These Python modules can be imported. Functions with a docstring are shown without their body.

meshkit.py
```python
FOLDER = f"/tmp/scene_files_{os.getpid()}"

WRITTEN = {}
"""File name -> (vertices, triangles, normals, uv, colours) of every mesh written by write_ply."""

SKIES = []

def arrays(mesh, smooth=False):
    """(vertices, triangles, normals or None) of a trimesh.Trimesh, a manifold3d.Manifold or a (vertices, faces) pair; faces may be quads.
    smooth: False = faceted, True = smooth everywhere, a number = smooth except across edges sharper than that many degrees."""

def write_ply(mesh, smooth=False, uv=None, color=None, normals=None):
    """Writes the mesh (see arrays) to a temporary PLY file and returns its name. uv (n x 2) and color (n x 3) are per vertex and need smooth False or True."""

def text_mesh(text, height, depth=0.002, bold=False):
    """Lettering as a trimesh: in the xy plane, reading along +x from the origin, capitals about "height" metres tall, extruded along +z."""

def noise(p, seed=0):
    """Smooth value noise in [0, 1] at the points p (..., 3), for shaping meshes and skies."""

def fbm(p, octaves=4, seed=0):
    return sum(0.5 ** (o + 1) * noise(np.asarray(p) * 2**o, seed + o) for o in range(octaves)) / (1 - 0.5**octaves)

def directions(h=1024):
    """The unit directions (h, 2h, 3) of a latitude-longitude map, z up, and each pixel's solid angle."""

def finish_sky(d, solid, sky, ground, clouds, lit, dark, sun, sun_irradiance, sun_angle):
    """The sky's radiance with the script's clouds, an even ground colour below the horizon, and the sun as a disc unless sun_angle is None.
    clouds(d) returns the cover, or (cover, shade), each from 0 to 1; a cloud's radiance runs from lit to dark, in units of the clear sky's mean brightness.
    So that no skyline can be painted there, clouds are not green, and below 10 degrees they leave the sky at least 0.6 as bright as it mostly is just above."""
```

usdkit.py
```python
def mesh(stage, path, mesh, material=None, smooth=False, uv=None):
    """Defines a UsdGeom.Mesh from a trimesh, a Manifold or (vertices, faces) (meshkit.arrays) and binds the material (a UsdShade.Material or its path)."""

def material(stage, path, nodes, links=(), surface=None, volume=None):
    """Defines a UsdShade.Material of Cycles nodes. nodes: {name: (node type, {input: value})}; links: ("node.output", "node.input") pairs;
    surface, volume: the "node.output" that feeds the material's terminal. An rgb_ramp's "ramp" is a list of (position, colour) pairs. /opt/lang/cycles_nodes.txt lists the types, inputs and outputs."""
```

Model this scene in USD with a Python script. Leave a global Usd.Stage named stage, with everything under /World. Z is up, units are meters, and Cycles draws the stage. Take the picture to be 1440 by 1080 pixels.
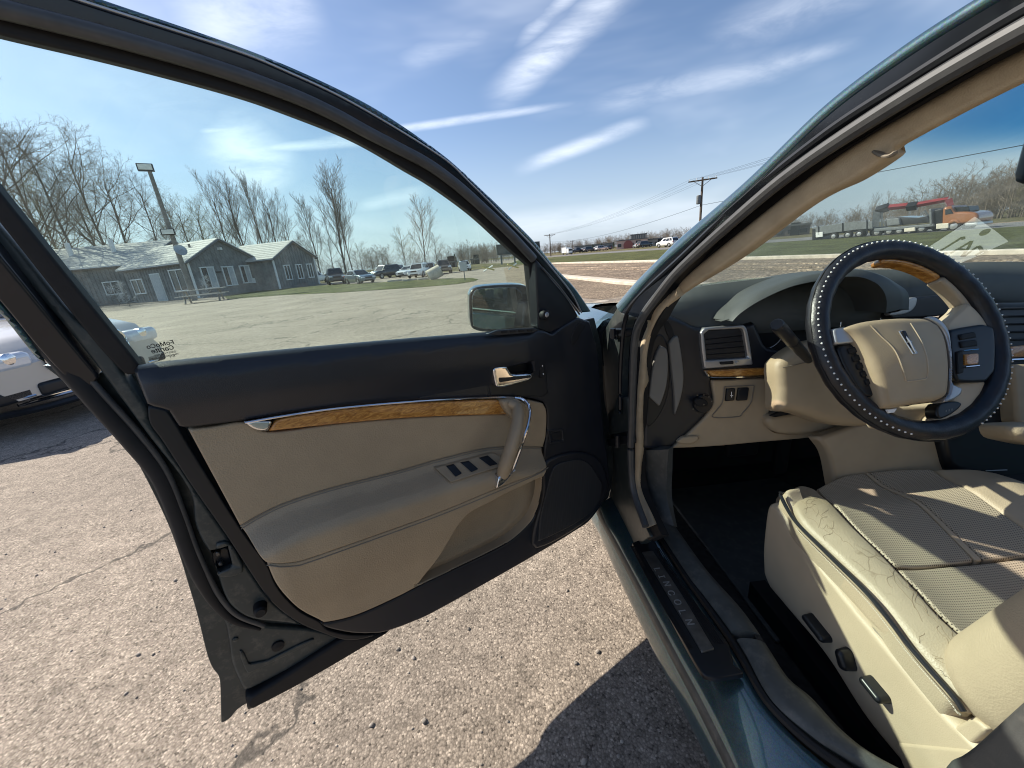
import math, random
import numpy as np, trimesh, usdkit, meshkit
import shapely
from shapely.geometry import Polygon, LineString, Point
from scipy.spatial import Delaunay
from pxr import Usd, UsdGeom, UsdLux, UsdShade, Gf, Sdf, Vt

stage = Usd.Stage.CreateInMemory()
UsdGeom.SetStageUpAxis(stage, UsdGeom.Tokens.z); UsdGeom.SetStageMetersPerUnit(stage, 1.0)
UsdGeom.Xform.Define(stage, '/World'); UsdGeom.Scope.Define(stage, '/World/Looks')

# ---------------------------------------------------------------- camera (y = forward along the car, x = right, z = up)
EYE = np.array([0.0, 0.0, 1.10]); FPX = 545.0                      # ultra-wide phone lens, focal length in pixels of a 1440-wide frame
_nn = np.array([0.095 * FPX, FPX, 540 - 360.0]); _up = -_nn / np.linalg.norm(_nn)
_fw = np.array([(690 - 720) / FPX, (362.85 - 540) / FPX, 1.0]); _fw /= np.linalg.norm(_fw)
_rt = -np.cross(_fw, _up)
if _rt[0] < 0: _rt = -_rt
_fw = np.cross(_up, _rt) if np.dot(np.cross(_up, _rt), _fw) > 0 else -np.cross(_up, _rt)
ROT = np.array([_rt, _fw, _up])                                    # world = ROT @ camera(x right, y down, z ahead)
cam = UsdGeom.Camera.Define(stage, '/World/camera')
_X, _Y, _Z = ROT @ [1, 0, 0], ROT @ [0, -1, 0], ROT @ [0, 0, -1]
cam.AddTransformOp().Set(Gf.Matrix4d(*_X, 0, *_Y, 0, *_Z, 0, *EYE, 1))
cam.CreateHorizontalApertureAttr(36.0); cam.CreateVerticalApertureAttr(27.0)
cam.CreateFocalLengthAttr(36.0 * FPX / 1440); cam.CreateClippingRangeAttr(Gf.Vec2f(0.02, 5000))
cam.CreateExposureAttr(EXPOSURE := 0.8)

# ---------------------------------------------------------------- sun and sky
SUN_AZ, SUN_EL = math.radians(-64.5), math.radians(37.6)               # azimuth from +y towards +x
SUN = np.array([math.sin(SUN_AZ) * math.cos(SUN_EL), math.cos(SUN_AZ) * math.cos(SUN_EL), math.sin(SUN_EL)])
sun = UsdLux.DistantLight.Define(stage, '/World/sun')
sun.CreateIntensityAttr(1.22); sun.CreateAngleAttr(0.5); sun.CreateColorAttr(Gf.Vec3f(1.0, 0.925, 0.80))
sun.GetPrim().CreateAttribute('inputs:normalize', Sdf.ValueTypeNames.Bool).Set(True)
_z = SUN; _x = np.cross([0, 0, 1], _z); _x /= np.linalg.norm(_x); _y = np.cross(_z, _x)
sun.AddTransformOp().Set(Gf.Matrix4d(*_x, 0, *_y, 0, *_z, 0, 0, 0, 60, 1))

def ray(x, y): return ROT @ np.array([(x - 720) / FPX, (y - 540) / FPX, 1.0])
def proj(p):
    c = ROT.T @ (np.asarray(p) - EYE); return (720 + FPX * c[0] / c[2], 540 + FPX * c[1] / c[2]) if c[2] > .01 else (-1e5, -1e5)
def dirn(x, y): d = ray(x, y); return d / np.linalg.norm(d)

def sky_material():
    n = {'tc': ('texture_coordinate', {}),
         'sky': ('sky_texture', {'sky_type': 'single_scattering', 'sun_disc': False, 'sun_elevation': SUN_EL, 'sun_rotation': math.atan2(SUN[0], SUN[1]), 'aerosol_density': 1.0, 'ozone_density': 2.2, 'air_density': 1.0}),
         'nz': ('vector_math', {'math_type': 'normalize'}),
         'bg': ('background_shader', {'strength': 0.08})}
    l = [('tc.generated', 'nz.vector1')]
    # fine streaky noise that tears the cirrus apart
    n['map'] = ('mapping', {'mapping_type': 'point', 'rotation': (0.2, 0.5, 0.9), 'scale': (2.2, 9.0, 14.0)})
    n['fi'] = ('noise_texture', {'scale': 1.6, 'detail': 7.0, 'roughness': 0.62, 'distortion': 0.35})
    l += [('nz.vector', 'map.vector'), ('map.vector', 'fi.vector')]
    n['map2'] = ('mapping', {'mapping_type': 'point', 'rotation': (0.1, 0.3, 0.5), 'scale': (1.0, 2.6, 4.5)})
    n['vo'] = ('noise_texture', {'scale': 1.3, 'detail': 4.0, 'roughness': 0.55, 'distortion': 0.2})
    l += [('nz.vector', 'map2.vector'), ('map2.vector', 'vo.vector')]
    n['veil'] = ('map_range', {'range_type': 'smoothstep', 'from_min': 0.46, 'from_max': 0.82, 'to_min': 0.0, 'to_max': 0.30, 'clamp': True})
    l += [('vo.fac', 'veil.value')]
    total = 'veil.result'
    streaks = [((698, 140), (900, -40), .045, .62), ((730, 60), (860, -60), .022, .5), ((440, 200), (790, 148), .011, .62), ((735, 236), (905, 172), .022, .55), ((830, 150), (1150, 80), .035, .30), ((930, 140), (1200, 60), .02, .3),
               ((300, 170), (400, 265), .095, .70), ((330, 212), (560, 195), .013, .6), ((280, 185), (345, 180), .008, .55), ((500, 292), (600, 268), .020, .45), ((250, 40), (440, 0), .09, .45),
               ((640, 330), (1000, 290), .05, .30), ((560, 90), (700, 40), .03, .22), ((1000, 60), (1300, -60), .05, .25)]
    for i, (a, b, wd, amt) in enumerate(streaks):
        A, B = dirn(*a), dirn(*b); mid = (A + B); mid /= np.linalg.norm(mid)
        t = B - A; half = np.linalg.norm(t) / 2; t /= np.linalg.norm(t); nrm = np.cross(A, B); nrm /= np.linalg.norm(nrm)
        for nm, v in (('a', nrm), ('t', t), ('m', mid)):
            n[f'd{nm}{i}'] = ('vector_math', {'math_type': 'dot_product', 'vector2': tuple(v)}); l.append(('nz.vector', f'd{nm}{i}.vector1'))
        n[f'ab{i}'] = ('math', {'math_type': 'absolute'}); l.append((f'da{i}.value', f'ab{i}.value1'))
        n[f'at{i}'] = ('math', {'math_type': 'absolute'})
        c = float(np.dot(mid, t))
        n[f'of{i}'] = ('math', {'math_type': 'subtract', 'value2': c}); l += [(f'dt{i}.value', f'of{i}.value1'), (f'of{i}.value', f'at{i}.value1')]
        n[f'ra{i}'] = ('map_range', {'range_type': 'smoothstep', 'from_min': 0.0, 'from_max': wd, 'to_min': 1.0, 'to_max': 0.0, 'clamp': True})
        n[f'rt{i}'] = ('map_range', {'range_type': 'smoothstep', 'from_min': half * .45, 'from_max': half * 1.25, 'to_min': 1.0, 'to_max': 0.0, 'clamp': True})
        n[f'rm{i}'] = ('math', {'math_type': 'greater_than', 'value2': 0.2})
        l += [(f'ab{i}.value', f'ra{i}.value'), (f'at{i}.value', f'rt{i}.value'), (f'dm{i}.value', f'rm{i}.value1')]
        n[f'p{i}'] = ('math', {'math_type': 'multiply'}); n[f'q{i}'] = ('math', {'math_type': 'multiply'})
        l += [(f'ra{i}.result', f'p{i}.value1'), (f'rt{i}.result', f'p{i}.value2'), (f'p{i}.value', f'q{i}.value1'), (f'rm{i}.value', f'q{i}.value2')]
        n[f'nr{i}'] = ('map_range', {'range_type': 'smoothstep', 'from_min': 0.25, 'from_max': 0.72, 'to_min': amt * .25, 'to_max': amt, 'clamp': True}); l.append(('fi.fac', f'nr{i}.value'))
        n[f's{i}'] = ('math', {'math_type': 'multiply'}); l += [(f'q{i}.value', f's{i}.value1'), (f'nr{i}.result', f's{i}.value2')]
        n[f'u{i}'] = ('math', {'math_type': 'maximum'}); l += [(total, f'u{i}.value1'), (f's{i}.value', f'u{i}.value2')]
        total = f'u{i}.value'
    n['sxyz'] = ('separate_xyz', {}); n['hz'] = ('map_range', {'range_type': 'smoothstep', 'from_min': -.02, 'from_max': .30, 'to_min': .72, 'to_max': 0., 'clamp': True})
    n['tint'] = ('mix_color', {'blend_type': 'multiply', 'fac': 1., 'b': (.98, 1.0, 1.06), 'use_clamp': False}); n['hm'] = ('mix_color', {'b': (4.6, 5.5, 6.7), 'use_clamp': False})
    l += [('nz.vector', 'sxyz.vector'), ('sxyz.z', 'hz.value'), ('sky.color', 'tint.a'), ('tint.result', 'hm.a'), ('hz.result', 'hm.fac')]
    n['mx'] = ('mix_color', {'b': CLOUD, 'use_clamp': False}); l += [('hm.result', 'mx.a'), (total, 'mx.fac'), ('mx.result', 'bg.color')]
    return usdkit.material(stage, '/World/Looks/sky_air', n, l, surface='bg.background')
CLOUD = (10.5, 11.0, 11.8)
dome = UsdLux.DomeLight.Define(stage, '/World/sky'); dome.CreateIntensityAttr(1.0)
UsdShade.MaterialBindingAPI.Apply(dome.GetPrim()).Bind(sky_material())
dome.GetPrim().SetCustomDataByKey('kind', 'structure')
dome.GetPrim().SetCustomDataByKey('label', 'blue spring sky with thin streaks of cirrus cloud')

# ---------------------------------------------------------------- naming helpers
_used = {}
def path(parent, name):
    p = f'{parent}/{name}'
    if p not in _used: _used[p] = 0; return p
    _used[p] += 1; return f'{p}_{_used[p]:03d}'
def pth(parent): return '/World' if parent is None else str(parent.GetPath())
def tag(prim, label=None, cat=None, group=None, kind=None):
    for k, v in (('label', label), ('category', cat), ('group', group), ('kind', kind)):
        if v: prim.SetCustomDataByKey(k, v)
    return prim
def thing(name, label, cat, loc=(0, 0, 0), rotz=0.0, group=None):
    x = UsdGeom.Xform.Define(stage, path('/World', name))
    x.AddTranslateOp().Set(Gf.Vec3d(*map(float, loc))); x.AddRotateZOp().Set(math.degrees(rotz))
    return tag(x.GetPrim(), label, cat, group)
def obj(name, mesh, mat, parent=None, smooth=32, label=None, uv=None):
    if isinstance(mesh, list): mesh = cat(mesh)
    if uv is not None: smooth = True
    p = usdkit.mesh(stage, path(pth(parent), name), mesh, mat, smooth=smooth, uv=uv).GetPrim()
    if label: p.SetCustomDataByKey('label', label)
    return p
def copy_of(src, name, label, loc, rotz, group=None, scale=None):
    x = UsdGeom.Xform.Define(stage, path('/World', name)); p = x.GetPrim()
    p.GetReferences().AddInternalReference(src.GetPath()); p.SetInstanceable(True)
    x.ClearXformOpOrder(); x.AddTranslateOp(opSuffix='at').Set(Gf.Vec3d(*map(float, loc))); x.AddRotateZOp(opSuffix='at').Set(math.degrees(rotz))
    if scale: x.AddScaleOp(opSuffix='at').Set(Gf.Vec3f(*scale))
    return tag(p, label, src.GetCustomDataByKey('category'), group)
def tm(m):
    if isinstance(m, trimesh.Trimesh): return m
    v, f, _ = meshkit.arrays(m); return trimesh.Trimesh(v, f, process=False)
def cat(ms):
    ms = [tm(m) for m in ms]; return trimesh.util.concatenate(ms)

# ---------------------------------------------------------------- materials
def mat(name, col, rough=.5, metal=0, var=.12, vs=6., bump=0., bs=300., coat=0., spec=.5, bdist=.002, kind='noise', extra=None, coat_rough=.04):
    col = np.array(col, float)
    n = {'g': ('geometry', {}), 'n': ('noise_texture', {'scale': vs, 'detail': 5., 'roughness': .6}),
         'm': ('mix_color', {'a': tuple(col * (1 - var)), 'b': tuple(np.clip(col * (1 + var), 0, 1))}),
         'r': ('map_range', {'from_min': .3, 'from_max': .7, 'clamp': True}),
         'p': ('principled_bsdf', {'roughness': rough, 'metallic': metal, 'specular_ior_level': spec, 'coat_weight': coat, 'coat_roughness': coat_rough})}
    l = [('g.position', 'n.vector'), ('n.fac', 'r.value'), ('r.result', 'm.fac'), ('m.result', 'p.base_color')]
    if bump:
        if kind == 'voronoi': n['b'] = ('voronoi_texture', {'scale': bs, 'feature': 'f1'}); o = 'b.distance'
        else: n['b'] = ('noise_texture', {'scale': bs, 'detail': 3.}); o = 'b.fac'
        n['u'] = ('bump', {'strength': bump, 'distance': bdist}); l += [('g.position', 'b.vector'), (o, 'u.height'), ('u.normal', 'p.normal')]
    if extra: extra(n, l)
    return usdkit.material(stage, '/World/Looks/' + name, n, l, surface='p.BSDF')
K = {}
def flake(n, l):                                                   # metallic flake in the teal paint
    n['vf'] = ('voronoi_texture', {'scale': 900.}); n['fm'] = ('mix_color', {'fac': .35, 'blend_type': 'soft_light', 'use_clamp_result': False})
    l[:] = [x for x in l if x[1] != 'p.base_color']
    l += [('g.position', 'vf.vector'), ('m.result', 'fm.a'), ('vf.color', 'fm.b'), ('fm.result', 'p.base_color')]
def dusty(n, l):
    n['dn'] = ('noise_texture', {'scale': 40., 'detail': 8., 'roughness': .75}); n['dr'] = ('map_range', {'from_min': .5, 'from_max': .72, 'to_min': .0, 'to_max': .22, 'clamp': True})
    n['dm'] = ('mix_color', {'b': (.30, .27, .22)})
    src = [x for x in l if x[1] == 'p.base_color'][0][0]
    l[:] = [x for x in l if x[1] != 'p.base_color']
    l += [('g.position', 'dn.vector'), ('dn.fac', 'dr.value'), ('dr.result', 'dm.fac'), (src, 'dm.a'), ('dm.result', 'p.base_color')]
def both(n, l): flake(n, l); dusty(n, l)
K['paint'] = mat('teal_paint', (.060, .112, .128), .27, .65, .1, 3, coat=1., extra=both)
K['jamb'] = mat('jamb_paint', (.026, .034, .034), .42, .1, .2, 12, coat=.08, extra=dusty, coat_rough=.2)
K['black'] = mat('black_rubber', (.010, .010, .011), .6, var=.25, vs=30, bump=.15, bs=500, spec=.3)
K['seal'] = mat('grey_rubber_seal', (.045, .045, .045), .42, var=.2, vs=50)
K['gloss'] = mat('gloss_black_paint', (.006, .007, .009), .16, var=.1, vs=20, spec=.45)
K['trimblk'] = mat('satin_black_trim', (.009, .010, .012), .34, var=.15, vs=20, spec=.38)
K['navy'] = mat('charcoal_plastic', (.0105, .0115, .0145), .34, var=.12, vs=18, bump=.35, bs=900, bdist=.001, spec=.5)
K['dash'] = mat('dash_vinyl', (.060, .066, .063), .56, var=.12, vs=18, bump=.35, bs=800, bdist=.001)
K['kick'] = mat('grey_sill_plastic', (.055, .058, .055), .5, var=.25, vs=25, bump=.3, bs=900, bdist=.001, extra=dusty)
K['carpet'] = mat('dark_carpet', (.026, .024, .022), .95, var=.5, vs=60, bump=1., bs=500)
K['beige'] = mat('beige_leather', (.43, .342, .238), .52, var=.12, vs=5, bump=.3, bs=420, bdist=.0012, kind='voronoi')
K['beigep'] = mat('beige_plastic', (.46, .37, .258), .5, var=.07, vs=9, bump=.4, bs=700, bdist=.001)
K['vinyl'] = mat('door_beige_shaded', (.335, .255, .162), .5, var=.14, vs=5, bump=.35, bs=380, bdist=.0012, kind='voronoi')  # seat's beige made darker, so the door panel's shade sits in its colour
K['dashp'] = mat('dash_beige_shaded', (.365, .282, .182), .5, var=.10, vs=9, bump=.4, bs=700, bdist=.001)  # beige plastic darkened to carry the cabin shade on dash and column
K['fabric'] = mat('pillar_fabric', (.40, .32, .215), .9, var=.22, vs=16, bump=.3, bs=600)
K['chrome'] = mat('chrome', (.80, .80, .82), .08, 1., .05)
K['silver'] = mat('satin_silver', (.42, .42, .42), .36, .7, .08)
K['steel'] = mat('brushed_plate', (.13, .122, .11), .42, .7, .3, 40)
K['white'] = mat('white_stud', (.8, .8, .78), .3)
K['thread'] = mat('pale_thread', (.52, .46, .37), .7)
K['stitch'] = mat('stitch_thread', (.20, .17, .13), .8)
K['crease'] = mat('worn_leather_crease', (.25, .19, .12), .8)
def worn(n, l):                                                    # fine cracks and grime where the leather is sat on
    n.update({'wd': ('noise_texture', {'scale': 14., 'detail': 4.}), 'wa': ('mix_color', {'blend_type': 'linear_light', 'fac': .03, 'use_clamp_result': False, 'use_clamp': False}), 'wv': ('voronoi_texture', {'scale': 38., 'feature': 'distance_to_edge'}), 'wr': ('map_range', {'from_min': .0, 'from_max': .05, 'to_min': 1., 'to_max': 0., 'clamp': True}),
        'wm': ('noise_texture', {'scale': 9., 'detail': 3.}), 'wq': ('map_range', {'from_min': .50, 'from_max': .66, 'to_min': 0., 'to_max': .75, 'clamp': True}), 'wx': ('math', {'math_type': 'multiply'}), 'wc': ('mix_color', {'b': (.17, .125, .075)}),
        'gr': ('noise_texture', {'scale': 3.5, 'detail': 7., 'roughness': .65}), 'gq': ('map_range', {'from_min': .45, 'from_max': .75, 'to_min': 0.1, 'to_max': .85, 'clamp': True}), 'gc': ('mix_color', {'b': (.225, .17, .105)})})
    src = [x for x in l if x[1] == 'p.base_color'][0][0]; l[:] = [x for x in l if x[1] != 'p.base_color']
    l.extend([('g.position', 'wd.vector'), ('g.position', 'wa.a'), ('wd.color', 'wa.b'), ('wa.result', 'wv.vector'), ('wv.distance', 'wr.value'), ('g.position', 'wm.vector'), ('wm.fac', 'wq.value'), ('wr.result', 'wx.value1'), ('wq.result', 'wx.value2'),
              ('g.position', 'gr.vector'), ('gr.fac', 'gq.value'), (src, 'gc.a'), ('gq.result', 'gc.fac'), ('gc.result', 'wc.a'), ('wx.value', 'wc.fac'), ('wc.result', 'p.base_color')])
K['worn'] = mat('worn_beige_leather', (.42, .345, .245), .5, var=.12, vs=5, bump=.3, bs=420, bdist=.0012, kind='voronoi', extra=worn)
K['leatherblk'] = mat('black_leather', (.012, .012, .015), .38, var=.3, vs=30, bump=.35, bs=260, bdist=.0015)
def wood_nodes(n, l):
    n['mp'] = ('mapping', {'scale': (7., 7., 22.)}); n['w'] = ('noise_texture', {'scale': 5., 'detail': 9., 'roughness': .7, 'distortion': 2.4})
    n['rp'] = ('rgb_ramp', {'ramp': [(.25, (.10, .032, .006)), (.45, (.33, .135, .025)), (.6, (.54, .26, .058)), (.8, (.66, .36, .11))]})
    l[:] = [x for x in l if x[1] != 'p.base_color']
    l += [('g.position', 'mp.vector'), ('mp.vector', 'w.vector'), ('w.fac', 'rp.fac'), ('rp.color', 'p.base_color')]
K['wood'] = mat('burl_wood', (.4, .2, .06), .3, coat=1., extra=wood_nodes)
def perforated():
    n = {'uv': ('uvmap', {'attribute': 'st'}), 'g': ('geometry', {}), 'nn': ('noise_texture', {'scale': 6., 'detail': 4.}),
         'vs': ('vector_math', {'math_type': 'scale', 'scale': 250.}), 'sx': ('separate_xyz', {}),
         'fy': ('math', {'math_type': 'floor'}), 'my': ('math', {'math_type': 'modulo', 'value2': 2.}), 'hx': ('math', {'math_type': 'multiply_add', 'value2': .5}),
         'ax': ('math', {'math_type': 'fraction'}), 'ay': ('math', {'math_type': 'fraction'}), 'bx': ('math', {'math_type': 'subtract', 'value2': .5}), 'by': ('math', {'math_type': 'subtract', 'value2': .5}),
         'xx': ('math', {'math_type': 'multiply'}), 'yy': ('math', {'math_type': 'multiply'}), 'd2': ('math', {'math_type': 'add'}), 'mr': ('map_range', {'range_type': 'smoothstep', 'from_min': .025, 'from_max': .07, 'clamp': True}),
         'c': ('mix_color', {'a': (.36, .295, .215), 'b': (.44, .365, .27)}), 'm': ('mix_color', {'a': (.035, .025, .016)}),
         'u': ('bump', {'strength': .6, 'distance': .001}), 'p': ('principled_bsdf', {'roughness': .55})}
    l = [('uv.UV', 'vs.vector1'), ('vs.vector', 'sx.vector'), ('sx.y', 'fy.value1'), ('fy.value', 'my.value1'), ('my.value', 'hx.value1'), ('sx.x', 'hx.value3'), ('hx.value', 'ax.value1'), ('sx.y', 'ay.value1'),
         ('ax.value', 'bx.value1'), ('ay.value', 'by.value1'), ('bx.value', 'xx.value1'), ('bx.value', 'xx.value2'), ('by.value', 'yy.value1'), ('by.value', 'yy.value2'), ('xx.value', 'd2.value1'), ('yy.value', 'd2.value2'),
         ('d2.value', 'mr.value'), ('g.position', 'nn.vector'), ('nn.fac', 'c.fac'), ('c.result', 'm.b'), ('mr.result', 'm.fac'), ('m.result', 'p.base_color'), ('mr.result', 'u.height'), ('u.normal', 'p.normal')]
    return usdkit.material(stage, '/World/Looks/perforated_leather', n, l, surface='p.BSDF')
K['perf'] = perforated()
def pane(name, tint, ior=1.45, rough=0.0, dirt=.03, band=None):
    n = {'t': ('transparent_bsdf', {'color': tint}), 'gl': ('glossy_bsdf', {'color': (.9, .95, .95), 'roughness': rough}), 'f': ('fresnel', {'IOR': ior}), 'nb': ('math', {'math_type': 'subtract', 'value1': 1.}), 'fb': ('math', {'math_type': 'multiply'}), 'x': ('mix_closure', {}),
         'g': ('geometry', {}), 'dn': ('noise_texture', {'scale': 5., 'detail': 8., 'roughness': .7, 'distortion': 1.5}), 'dr': ('map_range', {'from_min': .5, 'from_max': .8, 'to_min': dirt * .4, 'to_max': dirt * 2.2, 'clamp': True}),
         'd': ('translucent_bsdf', {'color': (.8, .8, .76)}), 'y': ('mix_closure', {})}
    l = [('t.BSDF', 'x.closure1'), ('gl.BSDF', 'x.closure2'), ('g.backfacing', 'nb.value2'), ('f.fac', 'fb.value1'), ('nb.value', 'fb.value2'), ('fb.value', 'x.fac'), ('x.closure', 'y.closure1'), ('d.BSDF', 'y.closure2'), ('g.position', 'dn.vector'), ('dn.fac', 'dr.value'), ('dr.result', 'y.fac')]
    if band:
        n['sz'] = ('separate_xyz', {}); n['bm'] = ('map_range', {'range_type': 'smoothstep', 'from_min': band[0], 'from_max': band[1], 'clamp': True}); n['bc'] = ('mix_color', {'a': tint, 'b': band[2]})
        l += [('g.position', 'sz.vector'), ('sz.z', 'bm.value'), ('bm.result', 'bc.fac'), ('bc.result', 't.color')]
    return usdkit.material(stage, '/World/Looks/' + name, n, l, surface='y.closure')
K['glass'] = pane('door_glass', (.845, .93, .905), 1.4, dirt=.012)

# ---------------------------------------------------------------- geometry helpers
class Frame:
    """A plane in the world: origin, in-plane axes U and V, normal W."""
    def __init__(s, o, U, V): s.o = np.array(o, float); s.U = np.array(U, float) / np.linalg.norm(U); s.V = np.array(V, float) / np.linalg.norm(V); s.W = np.cross(s.U, s.V)
    def hit(s, x, y, w=0.):
        d = ray(x, y); return EYE + d * (np.dot(s.W, s.o + s.W * w - EYE) / np.dot(s.W, d))
    def uv(s, px, w=0., fn=None):
        out = []
        for x, y in px:
            ww = w
            for _ in range(1 if fn is None else 7):
                q = s.hit(x, y, ww) - s.o; a = (q @ s.U, q @ s.V)
                if fn is not None: ww = w + float(fn(np.array([a[0]]), np.array([a[1]]))[0])
            out.append(a)
        return np.array(out)
    def world(s, u, v, w): return s.o + np.outer(u, s.U) + np.outer(v, s.V) + np.outer(w, s.W)
def chaikin(p, n, closed=True):
    p = np.asarray(p, float)
    for _ in range(n):
        if closed: q = np.roll(p, -1, 0); p = np.stack([.75 * p + .25 * q, .25 * p + .75 * q], 1).reshape(-1, p.shape[1])
        else:
            a, b = p[:-1], p[1:]; p = np.vstack([p[:1], np.stack([.75 * a + .25 * b, .25 * a + .75 * b], 1).reshape(-1, p.shape[1]), p[-1:]])
    return p
def spline(p, n):
    """n points evenly along a Catmull-Rom curve through p."""
    p = np.asarray(p, float); q = np.vstack([2 * p[0] - p[1], p, 2 * p[-1] - p[-2]]); out = []
    for i in range(1, len(q) - 2):
        t = np.linspace(0, 1, 12, endpoint=False)[:, None]; a, b, c, d = q[i - 1:i + 3]
        out.append(.5 * (2 * b + (c - a) * t + (2 * a - 5 * b + 4 * c - d) * t**2 + (3 * b - a - 3 * c + d) * t**3))
    out = np.vstack(out + [p[-1:]]); s = np.r_[0, np.cumsum(np.linalg.norm(np.diff(out, axis=0), axis=1))]
    x = np.linspace(0, s[-1], n); return np.stack([np.interp(x, s, out[:, k]) for k in range(out.shape[1])], 1)
def ringpts(poly, h):
    out = []
    for g in getattr(poly, 'geoms', [poly]):
        if g.is_empty: continue
        for r in [g.exterior, *g.interiors]:
            n = max(3, int(math.ceil(r.length / h))); out.append(np.array([r.interpolate(i / n, normalized=True).coords[0] for i in range(n)]))
    return out
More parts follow.
